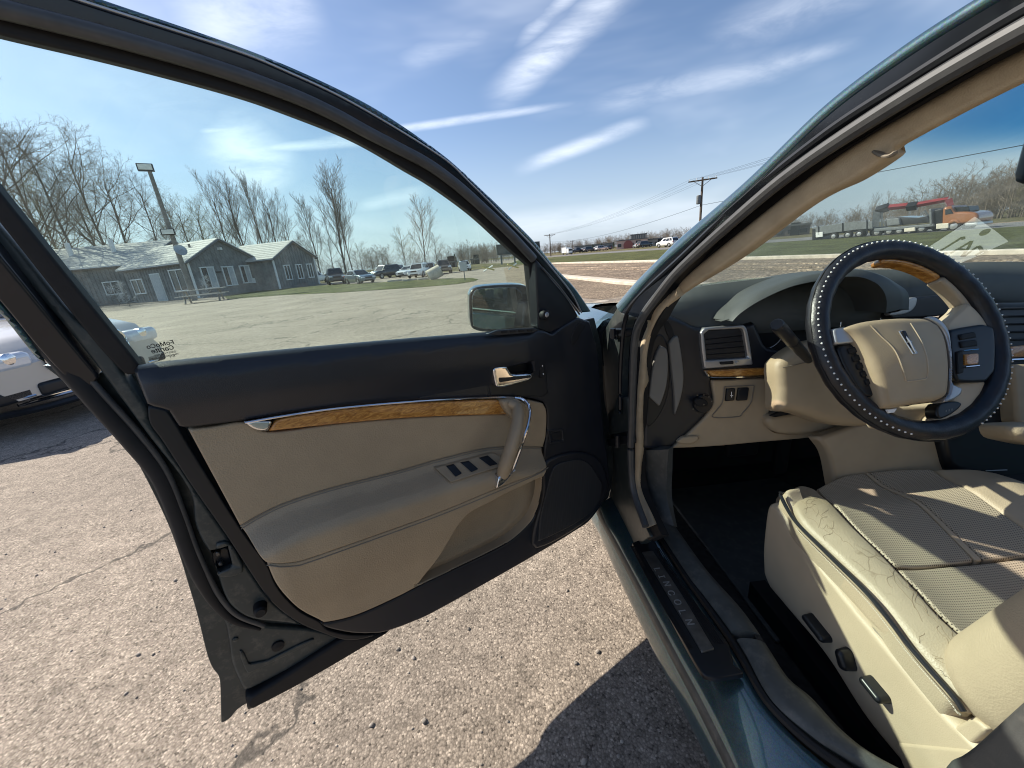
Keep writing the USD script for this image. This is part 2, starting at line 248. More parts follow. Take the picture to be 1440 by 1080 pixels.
def pad_uv(fr, poly, w=0., t=.02, r=.005, h=.012, fn=None, rfn=None, back=True):
    """A raised panel: the polygon (in the frame's u, v) at height w with rounded rim, thickness t and height field fn."""
    if not poly.is_valid: poly = poly.buffer(0)
    polys = list(getattr(poly, 'geoms', [poly])); ms, uvs = [], []
    for poly in polys:
        if poly.area < 1e-7: continue
        hb = min(h, max(r, .0012) * 1.1 + .0025)
        rings = ringpts(poly, hb); pts = [np.vstack(rings)]; rr = max(r, 1e-4)
        if r > 0:
            for ri, rg in enumerate(rings):                        # rows of points set in from the rim, in step with the rim's own points
                tt = np.roll(rg, -1, 0) - np.roll(rg, 1, 0); nn = np.stack([-tt[:, 1], tt[:, 0]], 1); nn /= np.maximum(np.linalg.norm(nn, axis=1, keepdims=True), 1e-12)
                j = np.roll(np.arange(len(rg)), -1); ar_ = np.sum(rg[:, 0] * rg[j, 1] - rg[j, 0] * rg[:, 1]); nn *= (1 if ar_ > 0 else -1) * (1 if ri == 0 else -1)
                for k in (.10, .32, .64, 1.):
                    q = rg + nn * rr * k; ok = shapely.contains_xy(poly, q[:, 0], q[:, 1]); ok[ok] = shapely.distance(shapely.points(q[ok]), poly.boundary) > rr * k * .9; pts.append(q[ok])
        inner = poly.buffer(-max(rr + hb * .6, h * .5))
        if not inner.is_empty:
            x0, y0, x1, y1 = inner.bounds; gx, gy = np.meshgrid(np.arange(x0, x1 + h, h), np.arange(y0, y1 + h, h)); gx = gx + (np.arange(gx.shape[0]) % 2 * h * .5)[:, None]
            k = shapely.contains_xy(inner, gx.ravel(), gy.ravel()); pts.append(np.stack([gx.ravel()[k], gy.ravel()[k]], 1))
        nb = len(pts[0]); P = np.vstack(pts)
        P += np.r_[np.zeros((nb, 2)), (np.random.RandomState(1).rand(len(P) - nb, 2) - .5) * 1e-5]
        T = Delaunay(P).simplices; c = P[T].mean(1); T = T[shapely.contains_xy(poly, c[:, 0], c[:, 1])]
        a = P[T]; ar = (a[:, 1, 0] - a[:, 0, 0]) * (a[:, 2, 1] - a[:, 0, 1]) - (a[:, 1, 1] - a[:, 0, 1]) * (a[:, 2, 0] - a[:, 0, 0]); T = T[np.abs(ar) > 1e-12]; ar = ar[np.abs(ar) > 1e-12]
        T[ar < 0] = T[ar < 0][:, ::-1]
        d = shapely.distance(shapely.points(P), poly.boundary); d[:nb] = 0
        R = np.full(len(P), rr) if rfn is None else rfn(P[:, 0], P[:, 1])
        k = np.clip(d / R, 0, 1); drop = np.where(k < 1, R - R * np.sqrt(np.clip(1 - (1 - k)**2, 0, 1)), 0)
        lift = 0 if fn is None else fn(P[:, 0], P[:, 1])
        wt = w + lift - drop; wb = wt * 0 + (w - t) + lift * (0 if t > .03 else 1); wb = np.minimum(wb, wt - 1e-4)
        top = fr.world(P[:, 0], P[:, 1], wt); bot = fr.world(P[:, 0], P[:, 1], wb); n = len(P)
        F = [T]
        if back: F.append(T[:, ::-1] + n)
        s0 = 0
        for rg in rings:
            m = len(rg); i = np.arange(m); j = (i + 1) % m; area = np.sum(rg[i, 0] * rg[j, 1] - rg[j, 0] * rg[i, 1]); i, j = i + s0, j + s0
            q = [np.stack([i, i + n, j], 1), np.stack([j, i + n, j + n], 1)]
            F += q if area > 0 and s0 == 0 or area < 0 and s0 > 0 else [x[:, ::-1] for x in q]
            s0 += m
        ms.append(trimesh.Trimesh(np.vstack([top, bot]), np.vstack(F), process=False)); uvs.append(np.vstack([P, P]))
    m = cat(ms) if len(ms) > 1 else ms[0]; m.metadata['uv'] = np.vstack(uvs); return m
def easy(p, ang=38.):
    """Rounds the gentle bends of a closed outline with splines and keeps its sharp corners."""
    p = np.asarray(p, float)
    if len(p) < 8: return p
    a, b = p - np.roll(p, 1, 0), np.roll(p, -1, 0) - p
    t = np.degrees(np.abs((np.arctan2(b[:, 1], b[:, 0]) - np.arctan2(a[:, 1], a[:, 0]) + np.pi) % (2 * np.pi) - np.pi)); k = np.nonzero(t > ang)[0]
    if len(k) < 1: k = np.array([0])
    out = []
    for i, s0 in enumerate(k):
        e = k[(i + 1) % len(k)]; e = e if e > s0 else e + len(p); q = p[np.arange(s0, e + 1) % len(p)]
        if len(q) < 3: out.append(q[:-1]); continue
        L = np.linalg.norm(np.diff(q, axis=0), axis=1).sum(); out.append(spline(q, max(len(q), int(L / .005)))[:-1])
    return np.vstack(out)
def poly_px(fr, px, w=0., fn=None, sm=0, holes=()):
    p = fr.uv(px, w, fn); p = chaikin(p, sm) if sm else easy(p)
    return Polygon(p, [chaikin(fr.uv(q, w, fn), 2) if sm else fr.uv(q, w, fn) for q in holes]).buffer(0)
def pad(fr, px, w=0., t=.02, r=.005, h=.012, fn=None, sm=0, holes=(), rfn=None, minus=None):
    P = poly_px(fr, px, w, fn, sm, holes)
    if minus is not None: P = P.difference(minus)
    return pad_uv(fr, P, w, t, r, h, fn, rfn)
def tube(P, r, k=8, closed=False, flat=1., up=None):
    """A round (or flattened) tube along the 3-D points P; r a number or one per point."""
    P = np.asarray(P, float); n = len(P); r = np.broadcast_to(np.asarray(r, float), n)
    T = np.gradient(P, axis=0) if not closed else np.roll(P, -1, 0) - np.roll(P, 1, 0); T /= np.maximum(np.linalg.norm(T, axis=1, keepdims=True), 1e-9)
    ref = np.array([0., 0, 1]) if up is None else np.array(up, float)
    if up is None and abs(T @ ref).mean() > .85: ref = np.array([1., 0, 0])
    A = np.cross(T, ref); A /= np.maximum(np.linalg.norm(A, axis=1, keepdims=True), 1e-9); B = np.cross(A, T)
    a = np.arange(k) / k * 2 * np.pi
    V = P[:, None] + r[:, None, None] * (np.cos(a)[None, :, None] * A[:, None] + flat * np.sin(a)[None, :, None] * B[:, None])
    F = []; m = n if closed else n - 1
    for i in range(m):
        j = (i + 1) % n; q = np.arange(k); s = (q + 1) % k
        F += [np.stack([i * k + q, i * k + s, j * k + q], 1), np.stack([i * k + s, j * k + s, j * k + q], 1)]
    V = V.reshape(-1, 3)
    if not closed:
        V = np.vstack([V, P[0], P[-1]]); q = np.arange(k); s = (q + 1) % k
        F += [np.stack([s, q, np.full(k, n * k)], 1), np.stack([(n - 1) * k + q, (n - 1) * k + s, np.full(k, n * k + 1)], 1)]
    return trimesh.Trimesh(V, np.vstack(F)[:, ::-1], process=False)
def band(A, B, t=.02, crown=0., n=60, m=8, inward=None):
    """A solid strip between two 3-D curves, crowned by "crown" and thickened by t away from the eye side."""
    A, B = spline(A, n), spline(B, n); s = np.linspace(0, 1, m); G = A[:, None] * (1 - s)[None, :, None] + B[:, None] * s[None, :, None]
    N = np.cross(np.gradient((A + B) / 2, axis=0), B - A); N /= np.linalg.norm(N, axis=1, keepdims=True)
    face = EYE - (A + B) / 2 if inward is None else -np.asarray(inward)[None, :]
    N *= np.sign((N * face).sum(1).mean())
    c = np.sqrt(np.clip(1 - (2 * s - 1)**2, 0, 1)); top = G + crown * c[None, :, None] * N[:, None]; bot = G - t * N[:, None]
    V = np.vstack([top.reshape(-1, 3), bot.reshape(-1, 3)]); F = []; o = n * m
    def q(a, b, c, d): F.extend([[a, b, c], [a, c, d]])
    for i in range(n - 1):
        for j in range(m - 1):
            a, b, c_, d = i * m + j, i * m + j + 1, (i + 1) * m + j + 1, (i + 1) * m + j
            q(a, b, c_, d); q(o + a, o + d, o + c_, o + b)
        for j in (0, m - 1):
            a, d = i * m + j, (i + 1) * m + j; q(a, d, o + d, o + a) if j == 0 else q(a, o + a, o + d, d)
    for i in (0, n - 1):
        for j in range(m - 1):
            a, b = i * m + j, i * m + j + 1; q(a, o + a, o + b, b) if i == 0 else q(a, b, o + b, o + a)
    me = trimesh.Trimesh(V, np.array(F), process=False); me.fix_normals(); return me
def loft(rows, n=40, close=False):
    """A smooth surface through curves (each a list of 3-D points)."""
    R = np.array([spline(r, n) for r in rows]); k = len(R); V = R.reshape(-1, 3); F = []
    for i in range(k - 1):
        for j in range(n - 1): a, b, c, d = i * n + j, i * n + j + 1, (i + 1) * n + j + 1, (i + 1) * n + j; F += [[a, b, c], [a, c, d]]
    return trimesh.Trimesh(V, np.array(F), process=False)
def shell(m, t):
    """Gives a surface a thickness t against its normals."""
    v, f, nn = meshkit.arrays(m, True); return trimesh.Trimesh(np.vstack([v, v - nn * t]), np.vstack([f, f[:, ::-1] + len(v)]), process=False)
def box(cx, cy, cz, sx, sy, sz, rz=0., bev=0.):
    import manifold3d as mf
    if bev: 
        s = mf.Manifold.sphere(bev, 12); b = mf.Manifold.batch_hull([s.translate([a * (sx / 2 - bev), b_ * (sy / 2 - bev), c * (sz / 2 - bev)]) for a in (-1, 1) for b_ in (-1, 1) for c in (-1, 1)]); m = tm(b)
    else: m = trimesh.creation.box([sx, sy, sz])
    if rz: m.apply_transform(trimesh.transformations.rotation_matrix(rz, [0, 0, 1]))
    m.apply_translation([cx, cy, cz]); return m
def gz(x, y, z=0.):
    d = ray(x, y); return EYE + d * ((z - EYE[2]) / d[2])
def at(x, y, dist):
    """The point seen at pixel x, y at horizontal distance dist."""
    d = ray(x, y); return EYE + d * (dist / math.hypot(d[0], d[1]))
def smooth01(x, a, b): t = np.clip((x - a) / (b - a), 0, 1); return t * t * (3 - 2 * t)
# ================================================================ the teal sedan whose door stands open
car = thing('sedan', 'dark teal sedan with its driver door wide open and beige leather cabin', 'car', (0, 0, 0))
HINGE = np.array([.272, 1.012, 0.]); DU_ = np.array([.8638, .5039, 0.]); DU_ /= np.linalg.norm(DU_)
D = Frame(HINGE, DU_, [0, 0, 1])                                   # door, lower half: u towards the hinge, v up, w towards the cabin
TILT = .16
DT = Frame(HINGE + np.array([0, 0, .93]), DU_, np.array([0, 0, 1]) + TILT * D.W)   # window frame leans inwards

# ---- door shell and window frame
O_top = [(-95, -85), (0, -52), (151, 0), (320, 58), (411, 94), (500, 136), (556, 169), (620, 214), (653, 242), (702, 289), (751, 338), (782, 376), (809, 404), (833, 439)]
O_left = [(29, 480), (0, 444), (-100, 334), (-180, 246), (-215, 190), (-225, 100), (-205, 10), (-160, -60)]
N_top = [(-110, -60), (0, -38), (111, 0), (320, 67), (398, 98), (500, 147), (620, 220), (660, 256), (706, 302), (751, 348), (785, 388), (805, 414), (818, 440)]
N_left = [(50, 486), (0, 425), (-100, 312), (-170, 232), (-198, 180), (-205, 100), (-185, 20), (-150, -40)]
S1_top = [(-95, -20), (0, 4), (160, 46), (320, 93), (438, 138), (522, 182), (611, 233), (660, 272), (706, 314), (742, 350), (752, 362)]
S1_left = [(104, 487), (0, 360), (-90, 254), (-150, 185), (-172, 140), (-172, 80), (-150, 15), (-125, -10)]
S2_top = [(-85, 0), (0, 21), (160, 61), (320, 109), (438, 153), (522, 196), (611, 240), (660, 280), (704, 320), (738, 354), (748, 366)]
S2_left = [(133, 482), (0, 315), (-75, 222), (-130, 155), (-148, 120), (-148, 80), (-130, 30), (-110, 10)]
G_top = [(-70, 31), (0, 49), (160, 87), (320, 130), (402, 158), (500, 198), (573, 240), (613, 264), (667, 304), (716, 349), (744, 373)]
G_left = [(169, 480), (0, 271), (-60, 197), (-112, 132), (-125, 100), (-120, 70), (-95, 42)]
lower = [(60, 514), (87, 535), (97, 547), (112, 556), (120, 565), (162, 607), (180, 630), (197, 658), (222, 707), (240, 747), (255, 790), (264, 820), (277, 864), (291, 920), (299, 940), (308, 953), (310, 976), (311, 1018),
         (324, 1010), (346, 999), (438, 952), (544, 889), (580, 876), (620, 857), (735, 792), (810, 747), (833, 729), (856, 700), (863, 660), (858, 600), (850, 560), (846, 493), (836, 447), (760, 461), (300, 515), (150, 524)]
lower = [(x, y - (9 if 340 < x < 840 and y > 700 else 0)) for x, y in lower]
door_shell = [pad(D, lower, -.064, .02, .006, .03)]
door_shell.append(pad(DT, O_top + [(818, 440), (790, 410)] [:0] + N_top[::-1] + N_left[::-1] + [(62, 512), (50, 505)] + O_left, -.05, .03, .006, .012))
door = obj('door', door_shell, K['paint'], car, label='open driver door')
obj('inner_flange', pad(D, lower, -.0585, .004, .002, .03), K['jamb'], door)
obj('window_frame', pad(DT, N_top + S1_top[::-1] + S1_left[::-1] + [(140, 530), (120, 555), (95, 535)] + N_left, -.04, .03, .004, .012), K['gloss'], door)
# bright bead between paint and black
bead = lambda px, fr, w, r: tube(spline(np.array([fr.hit(*p, w) for p in px]), 90), r, 12)
obj('frame_trim', bead(N_top[1:], DT, -.038, .0016), K['silver'], door)
obj('window_seal', [bead([((a[0] + b[0]) / 2, (a[1] + b[1]) / 2) for a, b in zip(spline(S1_top, 20), spline(S2_top, 20))], DT, -.028, .0095)], K['seal'], door)
obj('glass_run', pad(DT, S2_top + [(752, 362), (756, 400), (760, 463), (753, 463)] + G_top[::-1] + G_left[::-1] + [(200, 519), (190, 527), (176, 528)] + S2_left, -.036, .022, .004, .01), K['black'], door)
obj('weatherstrip', [bead([(-150, 195), (0, 388), (66, 480), (130, 556), (185, 618), (225, 668), (250, 725), (268, 775), (288, 820), (306, 850), (330, 873), (366, 885)], D, -.042, np.r_[np.full(70, .0135), np.linspace(.0135, .003, 20)])], K['black'], door, label='black weatherstrip along the rear edge')
obj('weatherstrip', [bead([(25, 425), (100, 512), (160, 583), (212, 645), (240, 700), (252, 745), (268, 790)], D, -.052, np.r_[np.full(70, .010), np.linspace(.010, .002, 20)])], K['seal'], door)
plate = [(-150, 170), (0, 318), (98, 438), (147, 480), (175, 527), (207, 575), (210, 593), (227, 617), (255, 660), (273, 687), (317, 750), (363, 820), (384, 847), (416, 872), (449, 888), (482, 894), (500, 897), (416, 879), (364, 873), (344, 867), (324, 852), (313, 832), (307, 813), (297, 782), (283, 760), (273, 733), (270, 702), (255, 673), (230, 641), (207, 612), (173, 566), (109, 482), (0, 358), (-150, 205)]
latch = [(298, 776), (320, 769), (327, 798), (307, 806), (299, 790)]
stop_hole = [(353, 843), (361, 838), (375, 842), (374, 855), (362, 868), (354, 858)]
obj('jamb_plate', pad(D, plate, -.030, .03, .006, .012, holes=[latch]), K['jamb'], door)
lp = [(303, 766), (314, 762), (324, 765), (333, 778), (342, 797), (341, 806), (330, 811), (312, 813), (305, 810)]
obj('latch', [pad(D, lp, -.024, .012, .004, .006, holes=[latch])], K['jamb'], door)
obj('latch_cavity', pad(D, latch, -.046, .02, .002, .006), K['trimblk'], door)
obj('latch_claw', [pad(D, [(302, 777), (308, 776), (311, 782), (304, 784)], -.034, .012, .002), pad(D, [(306, 793), (312, 791), (314, 796), (308, 798)], -.034, .012, .002)], K['steel'], door)
c = D.hit(366, 857, -.02); obj('door_bumper', tube([c - D.W * .02, c + D.W * .008, c + D.W * .012], [.012, .011, .008], 14), K['black'], door)
tri = [(289, 822), (303, 851), (316, 876), (322, 905), (327, 936), (344, 974), (402, 944), (482, 897), (440, 886), (366, 880), (330, 872), (306, 850)]
obj('lower_plate', pad(D, tri, -.048, .02, .006, .01), K['jamb'], door)
obj('stamped_rib', [pad(D, [(335, 917), (341, 914), (353, 941), (440, 897), (444, 902), (351, 948), (346, 946)], -.044, .01, .003, .006, sm=1)], K['jamb'], door)
c = D.hit(391, 908, -.047); obj('drain_plug', tube([c - D.W * .006, c + D.W * .003, c + D.W * .005], [.012, .011, .004], 16), K['black'], door)
for q in ((331, 899), (328, 877)):
    c = D.hit(*q, -.0475); obj('plug', tube([c, c + D.W * .002, c + D.W * .003], [.005, .0045, .002], 10), K['jamb'], door)
obj('bottom_seal', pad(D, [(345, 985), (402, 950), (482, 899), (500, 897), (524, 895), (550, 889), (440, 954), (348, 1003)], -.036, .03, .008, .012), K['black'], door)
gap = [(207, 570), (236, 577), (252, 603), (274, 640), (338, 742), (375, 793), (387, 820), (402, 841), (424, 861), (449, 874), (462, 886), (493, 893), (522, 893), (545, 890), (493, 901), (449, 889), (416, 874), (384, 849), (363, 822), (317, 752), (273, 689), (255, 662), (227, 619), (210, 595)]
obj('panel_edge', pad(D, gap, -.022, .03, .003, .012), K['trimblk'], door)
glass_px = G_top + [(756, 470), (693, 475), (560, 487), (320, 510), (190, 524)] + G_left
obj('window_glass', pad(DT, glass_px, -.052, .004, .0005, .05), K['glass'], door)
# glass maker's stamp (seen from behind, so mirrored)
def text_on(fr, s, px, w, h, ang=0., mirror=False, depth=.0006, bold=False):
    m = meshkit.text_mesh(s, h, depth, bold=bold); v = m.vertices.copy()
    if mirror: v[:, 0] *= -1
    (u0, v0), = fr.uv([px], w); ca, sa = math.cos(ang), math.sin(ang)
    P = fr.world(u0 + ca * v[:, 0] - sa * v[:, 1], v0 + sa * v[:, 0] + ca * v[:, 1], w + v[:, 2])
    f = m.faces[:, ::-1] if mirror else m.faces
    return trimesh.Trimesh(P, f, process=False)
st = []
for s, px, h in (('FoMoCo', (246, 483), .006), ('Carlite', (246, 490.5), .0065), ('SAFETY GLASS', (248, 495), .0026), ('TEMPERED AS2 DOT 21', (252, 498), .0022), ('M76', (247, 501), .0024)):
    st.append(text_on(DT, s, px, -.0515, h, .06, True, .0003, True))
obj('glass_stamp', st, K['trimblk'], door, smooth=False)

obj('belt_moulding', bead([(199, 516.5), (320, 503), (440, 491), (560, 480), (693, 469), (752, 463.5)], DT, -.046, .0028), K['silver'], door)
obj('weatherstrip', [bead([(-150, 210), (0, 372), (72, 470), (140, 548), (196, 610), (234, 662), (258, 722), (276, 772), (296, 815), (314, 845), (336, 866), (372, 880)], D, -.036, .0045)], K['seal'], door, label='thin grey sealing lip beside the weatherstrip')
# ---- door trim
belt_uv = D.uv([(197, 517), (320, 503), (560, 480), (693, 469), (757, 464), (835, 446)], .012)
vbelt = lambda u: np.interp(u, belt_uv[:, 0], belt_uv[:, 1])
upper = [(182, 526), (197, 517), (320, 503), (440, 491), (560, 480), (693, 469), (757, 464), (777, 470), (813, 446), (830, 452), (842, 500), (846, 560), (851, 610), (856, 650), (859, 690), (834, 728), (810, 747), (735, 792), (620, 857), (580, 876), (544, 889), (522, 892), (493, 891), (460, 884), (449, 876)]
beige_b = [(460, 876), (504, 865), (560, 840), (587, 826), (640, 801), (690, 777), (720, 760), (745, 737), (755, 720), (762, 700), (769, 668), (765, 641), (769, 610), (770, 580), (765, 566), (743, 560)]
wood_b = [(718, 582), (638, 584), (560, 588), (470, 596), (378, 607), (364, 607), (344, 594), (300, 599), (264, 603)]
upper_px = upper + beige_b + [(700, 559), (620, 562), (560, 566), (470, 574), (400, 583), (344, 592), (264, 602), (252, 602), (236, 577), (207, 571)]
rup = lambda u, v: .006 + .022 * np.clip((v - (vbelt(u) - .05)) / .05, 0, 1) * np.clip((-u - .20) / .05, 0, 1)
bulge = lambda u, v: .022 * smooth01(vbelt(u) - v, .13, .05) * np.clip((-u - .14) / .12, 0, 1)
hole_bezel = [(695, 516), (750, 507), (752, 536), (698, 549)]
obj('trim_panel', pad(D, upper_px, .010, .03, .006, .010, fn=bulge, rfn=rup, holes=[[(714, 517), (749, 509), (751, 524), (722, 530)]]), K['navy'], door, label='charcoal upper trim and speaker surround')
stitch_px = [(338, 741), (365, 725), (404, 707), (470, 686), (560, 663), (627, 644), (693, 630), (762, 629)]
seam_px = [(375, 792), (413, 791), (440, 784), (560, 742), (630, 716), (700, 687), (770, 657)]
ST, SE = D.uv(stitch_px, .012), D.uv(seam_px, .05)
vst = lambda u: np.interp(u, ST[:, 0], ST[:, 1]); vse = lambda u: np.interp(u, SE[:, 0], SE[:, 1])
def arm(u, v):
    t = vst(u) - v; k = np.clip((u + .98) / .16, .15, 1)
    return k * (.052 * smooth01(t, .0, .055) - .040 * smooth01(t, .075, .34))
ins = [(264, 604), (300, 600), (344, 594), (378, 608), (470, 597), (560, 589), (638, 585), (718, 583), (728, 590), (742, 562), (764, 567), (769, 580), (768, 612), (764, 628)]
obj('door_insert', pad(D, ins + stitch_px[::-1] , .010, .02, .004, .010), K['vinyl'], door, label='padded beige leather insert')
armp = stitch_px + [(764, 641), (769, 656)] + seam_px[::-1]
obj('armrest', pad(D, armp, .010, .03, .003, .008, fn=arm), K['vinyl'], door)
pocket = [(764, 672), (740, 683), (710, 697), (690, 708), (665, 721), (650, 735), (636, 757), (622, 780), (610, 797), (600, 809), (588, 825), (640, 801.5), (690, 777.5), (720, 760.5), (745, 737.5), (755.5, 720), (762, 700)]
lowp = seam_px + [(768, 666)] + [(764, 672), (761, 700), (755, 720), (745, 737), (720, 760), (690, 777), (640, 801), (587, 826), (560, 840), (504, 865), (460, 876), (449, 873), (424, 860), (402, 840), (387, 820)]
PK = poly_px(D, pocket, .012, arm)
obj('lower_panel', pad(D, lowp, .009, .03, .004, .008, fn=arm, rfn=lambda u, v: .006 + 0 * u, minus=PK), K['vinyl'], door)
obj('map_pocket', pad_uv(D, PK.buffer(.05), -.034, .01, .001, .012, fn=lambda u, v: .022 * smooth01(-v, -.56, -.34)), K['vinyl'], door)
for off in (0, -.0045):
    S = spline(ST + [0, off], 120); obj('stitching', tube(D.world(S[:, 0], S[:, 1], arm(S[:, 0], S[:, 1]) + .0105), .0009, 5), K['stitch'], door)
S = spline(SE, 90); obj('seam', tube(D.world(S[:, 0], S[:, 1], arm(S[:, 0], S[:, 1]) + .0092), .0012, 5), K['stitch'], door)
obj('wood_strip', pad(D, [(378, 607), (386, 593), (400, 588), (470, 577), (560, 568.5), (620, 565), (700, 562.5), (712, 570), (720, 583), (638, 585), (560, 589), (470, 597)], .016, .02, .004, .008), K['wood'], door)
obj('chrome_strip', [tube(spline(np.array([D.hit(x, y, .020) for x, y in [(345, 594), (400, 584.5), (470, 574.5), (560, 566), (640, 561), (700, 558.5), (726, 559)]]), 80), .0032, 8, flat=.7)], K['chrome'], door)
obj('chrome_tip', pad(D, [(343, 594), (360, 591), (384, 592), (377, 607), (362, 606), (352, 602)], .018, .02, .004, .005), K['chrome'], door)
hl = [(716, 566, .030, .009), (727, 573, .044, .013), (728, 590, .062, .0145), (724, 612, .075, .0155), (716, 640, .078, .016), (709, 660, .070, .015), (705, 676, .050, .011)]
HP = spline(np.array([D.hit(x, y, w) for x, y, w, _ in hl]), 40)
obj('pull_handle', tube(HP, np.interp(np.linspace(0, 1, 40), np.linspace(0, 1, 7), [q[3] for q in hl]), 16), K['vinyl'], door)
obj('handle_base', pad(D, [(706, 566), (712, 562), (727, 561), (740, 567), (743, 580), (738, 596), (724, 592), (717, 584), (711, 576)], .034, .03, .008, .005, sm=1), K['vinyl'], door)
obj('handle_trim', tube(spline(np.array([D.hit(x, y, w) for x, y, w in [(724, 559, .022), (734, 561, .032), (743, 569, .050), (745, 580, .062), (742.5, 598, .074), (737, 615, .080), (731, 633, .082), (721, 660, .075), (711, 675, .062), (699, 685, .045)]]), 60), .0036, 8), K['chrome'], door)
obj('handle_foot', pad(D, [(702, 671), (721, 664), (727, 660), (708, 682), (698, 688)], .074, .03, .003, .006), K['chrome'], door)
sw = [(612, 658), (693, 637), (704, 641), (702, 654), (668, 664), (631, 675)]
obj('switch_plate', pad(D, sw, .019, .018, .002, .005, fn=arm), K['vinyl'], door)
for q in ([(628, 656), (639, 653), (648, 664), (638, 668)], [(648, 651), (660, 648.5), (671, 658), (661, 662)], [(674, 644.5), (687, 641), (698, 651), (687, 654)]):
    obj('window_switch', pad(D, q, .0225, .012, .0015, .003, fn=arm), K['trimblk'], door)
obj('handle_bezel', pad(D, [(684, 511), (758, 498.5), (768, 506), (771, 553), (764, 558), (690, 557)], .0125, .01, .003, .006, holes=[[(714, 517), (749, 509), (751, 524), (722, 530)]]), K['trimblk'], door)
obj('trim_cover', pad(D, [(589, 563), (597, 543), (604, 529), (616, 525), (682, 512), (688, 557)], .0120, .01, .002, .006), K['navy'], door)
obj('handle_recess', pad(D, [(700, 512), (752, 502), (755, 530), (705, 540)], -.012, .01, .002, .01), K['black'], door)
obj('door_release', [pad(D, [(693, 518), (697, 515.5), (713, 514), (717, 521), (721, 527.5), (748.5, 524.5), (750, 534), (725, 541), (699, 547), (696, 536)], .028, .014, .0045, .004, sm=1)], K['chrome'], door)
obj('release_inlay', pad(D, [(701, 531), (722, 530), (747, 527.5), (747, 531), (702, 538)], .0285, .006, .001, .005), K['trimblk'], door)
obj('lock_switch', pad(D, [(758.5, 508), (765.5, 508), (767, 531), (760.5, 532)], .018, .012, .003, .004), K['black'], door)
for q in ((763, 514.5), (764.3, 526)): obj('lock_mark', pad(D, [(q[0] - .8, q[1] - .8), (q[0] + .8, q[1] - .8), (q[0] + .8, q[1] + .8), (q[0] - .8, q[1] + .8)], .0184, .002, .0003), K['white'], door)
obj('button_surround', pad(D, [(770, 605), (792, 602), (795, 621), (774, 625)], .0125, .008, .003, .004, holes=[[(774, 608), (790, 605.5), (791.5, 618.5), (776.5, 621)]]), K['navy'], door)
obj('trunk_button', pad(D, [(775, 609), (789, 606.5), (790.5, 617.5), (777.5, 620)], .0115, .008, .003, .004), K['black'], door)
obj('speaker_surround', pad(D, [(763, 652), (785, 640), (815, 634), (838, 640), (852, 657), (858, 690), (834, 727), (812, 744), (775, 766), (748, 775), (752, 740), (765, 700)], .018, .02, .008, .008, sm=1), K['navy'], door)
def holes_nodes(n, l):
    n['vv'] = ('voronoi_texture', {'scale': 420., 'randomness': .0}); n['vm'] = ('map_range', {'from_min': .25, 'from_max': .4, 'clamp': True}); n['vc'] = ('mix_color', {'a': (.002, .002, .002)})
    src = [x for x in l if x[1] == 'p.base_color'][0][0]; l[:] = [x for x in l if x[1] != 'p.base_color']
    l += [('g.position', 'vv.vector'), ('vv.distance', 'vm.value'), (src, 'vc.b'), ('vm.result', 'vc.fac'), ('vc.result', 'p.base_color')]
K['grille'] = mat('speaker_grille', (.022, .023, .025), .6, extra=holes_nodes)
obj('speaker_grille', pad(D, [(758, 762), (759, 740), (761, 724), (769, 690), (777, 662), (785, 653), (800, 648), (817, 646), (829, 652), (837, 662), (848, 681), (845, 702), (831, 721), (800, 742)], .022, .012, .004, .008), K['grille'], door)
obj('sail_panel', pad(D, [(753, 366), (757, 367), (772, 387), (793, 412), (805, 429), (814, 445), (795, 458), (777, 470), (757, 463)], .004, .03, .004, .008), K['trimblk'], door)
obj('frame_trim', bead([(762, 376), (782, 398), (800, 421), (815, 442)], D, .008, .0022), K['seal'], door)
c = D.hit(763.5, 442, .004); obj('tweeter_knob', tube([c, c + D.W * .010, c + D.W * .014, c + D.W * .016], [.0125, .012, .010, .004], 18), K['black'], door)
obj('knob_cap', tube([c + D.W * .0155, c + D.W * .0175], [.006, .004], 12), K['silver'], door)
obj('defrost_vent', [pad(D, [(686, 470), (700, 464.5), (752, 461), (758, 464), (752, 468), (700, 472)], .032, .01, .002, .006)], K['navy'], door)
for k in range(4): obj('vent_slot', pad(D, [(706 + 12 * k, 468.5 - .8 * k), (714 + 12 * k, 467.8 - .8 * k), (713 + 12 * k, 464.6 - .7 * k), (705 + 12 * k, 465.2 - .7 * k)], .0335, .004, .0005), K['black'], door)
c0 = [(815, 452), (808, 462), (803, 478), (806, 488), (812, 480), (818, 466), (826, 458)]
obj('hinge_pocket', pad(D, c0, .0115, .01, .002, .006, sm=1), K['black'], door)

# ---- outside mirror on the door, seen through the glass
def mir(px, w): return [D.hit(x, y, w) for x, y in px]
mh = [(660, 419), (663, 409), (672, 404), (700, 401), (728, 399.5), (743, 402), (752, 415), (756, 462), (720, 468), (694, 469), (667, 466), (661, 458)]
MF = Frame(D.hit(700, 435, -.165), np.array([.9848, .17, 0.]), np.array([0, -.10, 1.]))
PM = poly_px(MF, mh, 0, None, 1); mm = pad_uv(MF, PM, 0, .012, .006, .006)
c = np.array(PM.centroid.coords[0]); ex = [PM.exterior.interpolate(i / 40, normalized=True).coords[0] for i in range(40)]
ex = np.array(ex); rows = []
for s, w in ((1, -.008), (1.02, -.03), (.95, -.06), (.75, -.085), (.35, -.098)):
    q = c + (ex - c) * s; rows.append(np.vstack([MF.world(q[:, 0], q[:, 1], np.full(40, w)), MF.world(q[:1, 0], q[:1, 1], np.full(1, w))]))
R_ = np.array(rows); k, n_ = R_.shape[:2]; F_ = [[i * n_ + j, i * n_ + j + 1, (i + 1) * n_ + j + 1] for i in range(k - 1) for j in range(n_ - 1)] + [[i * n_ + j, (i + 1) * n_ + j + 1, (i + 1) * n_ + j] for i in range(k - 1) for j in range(n_ - 1)]
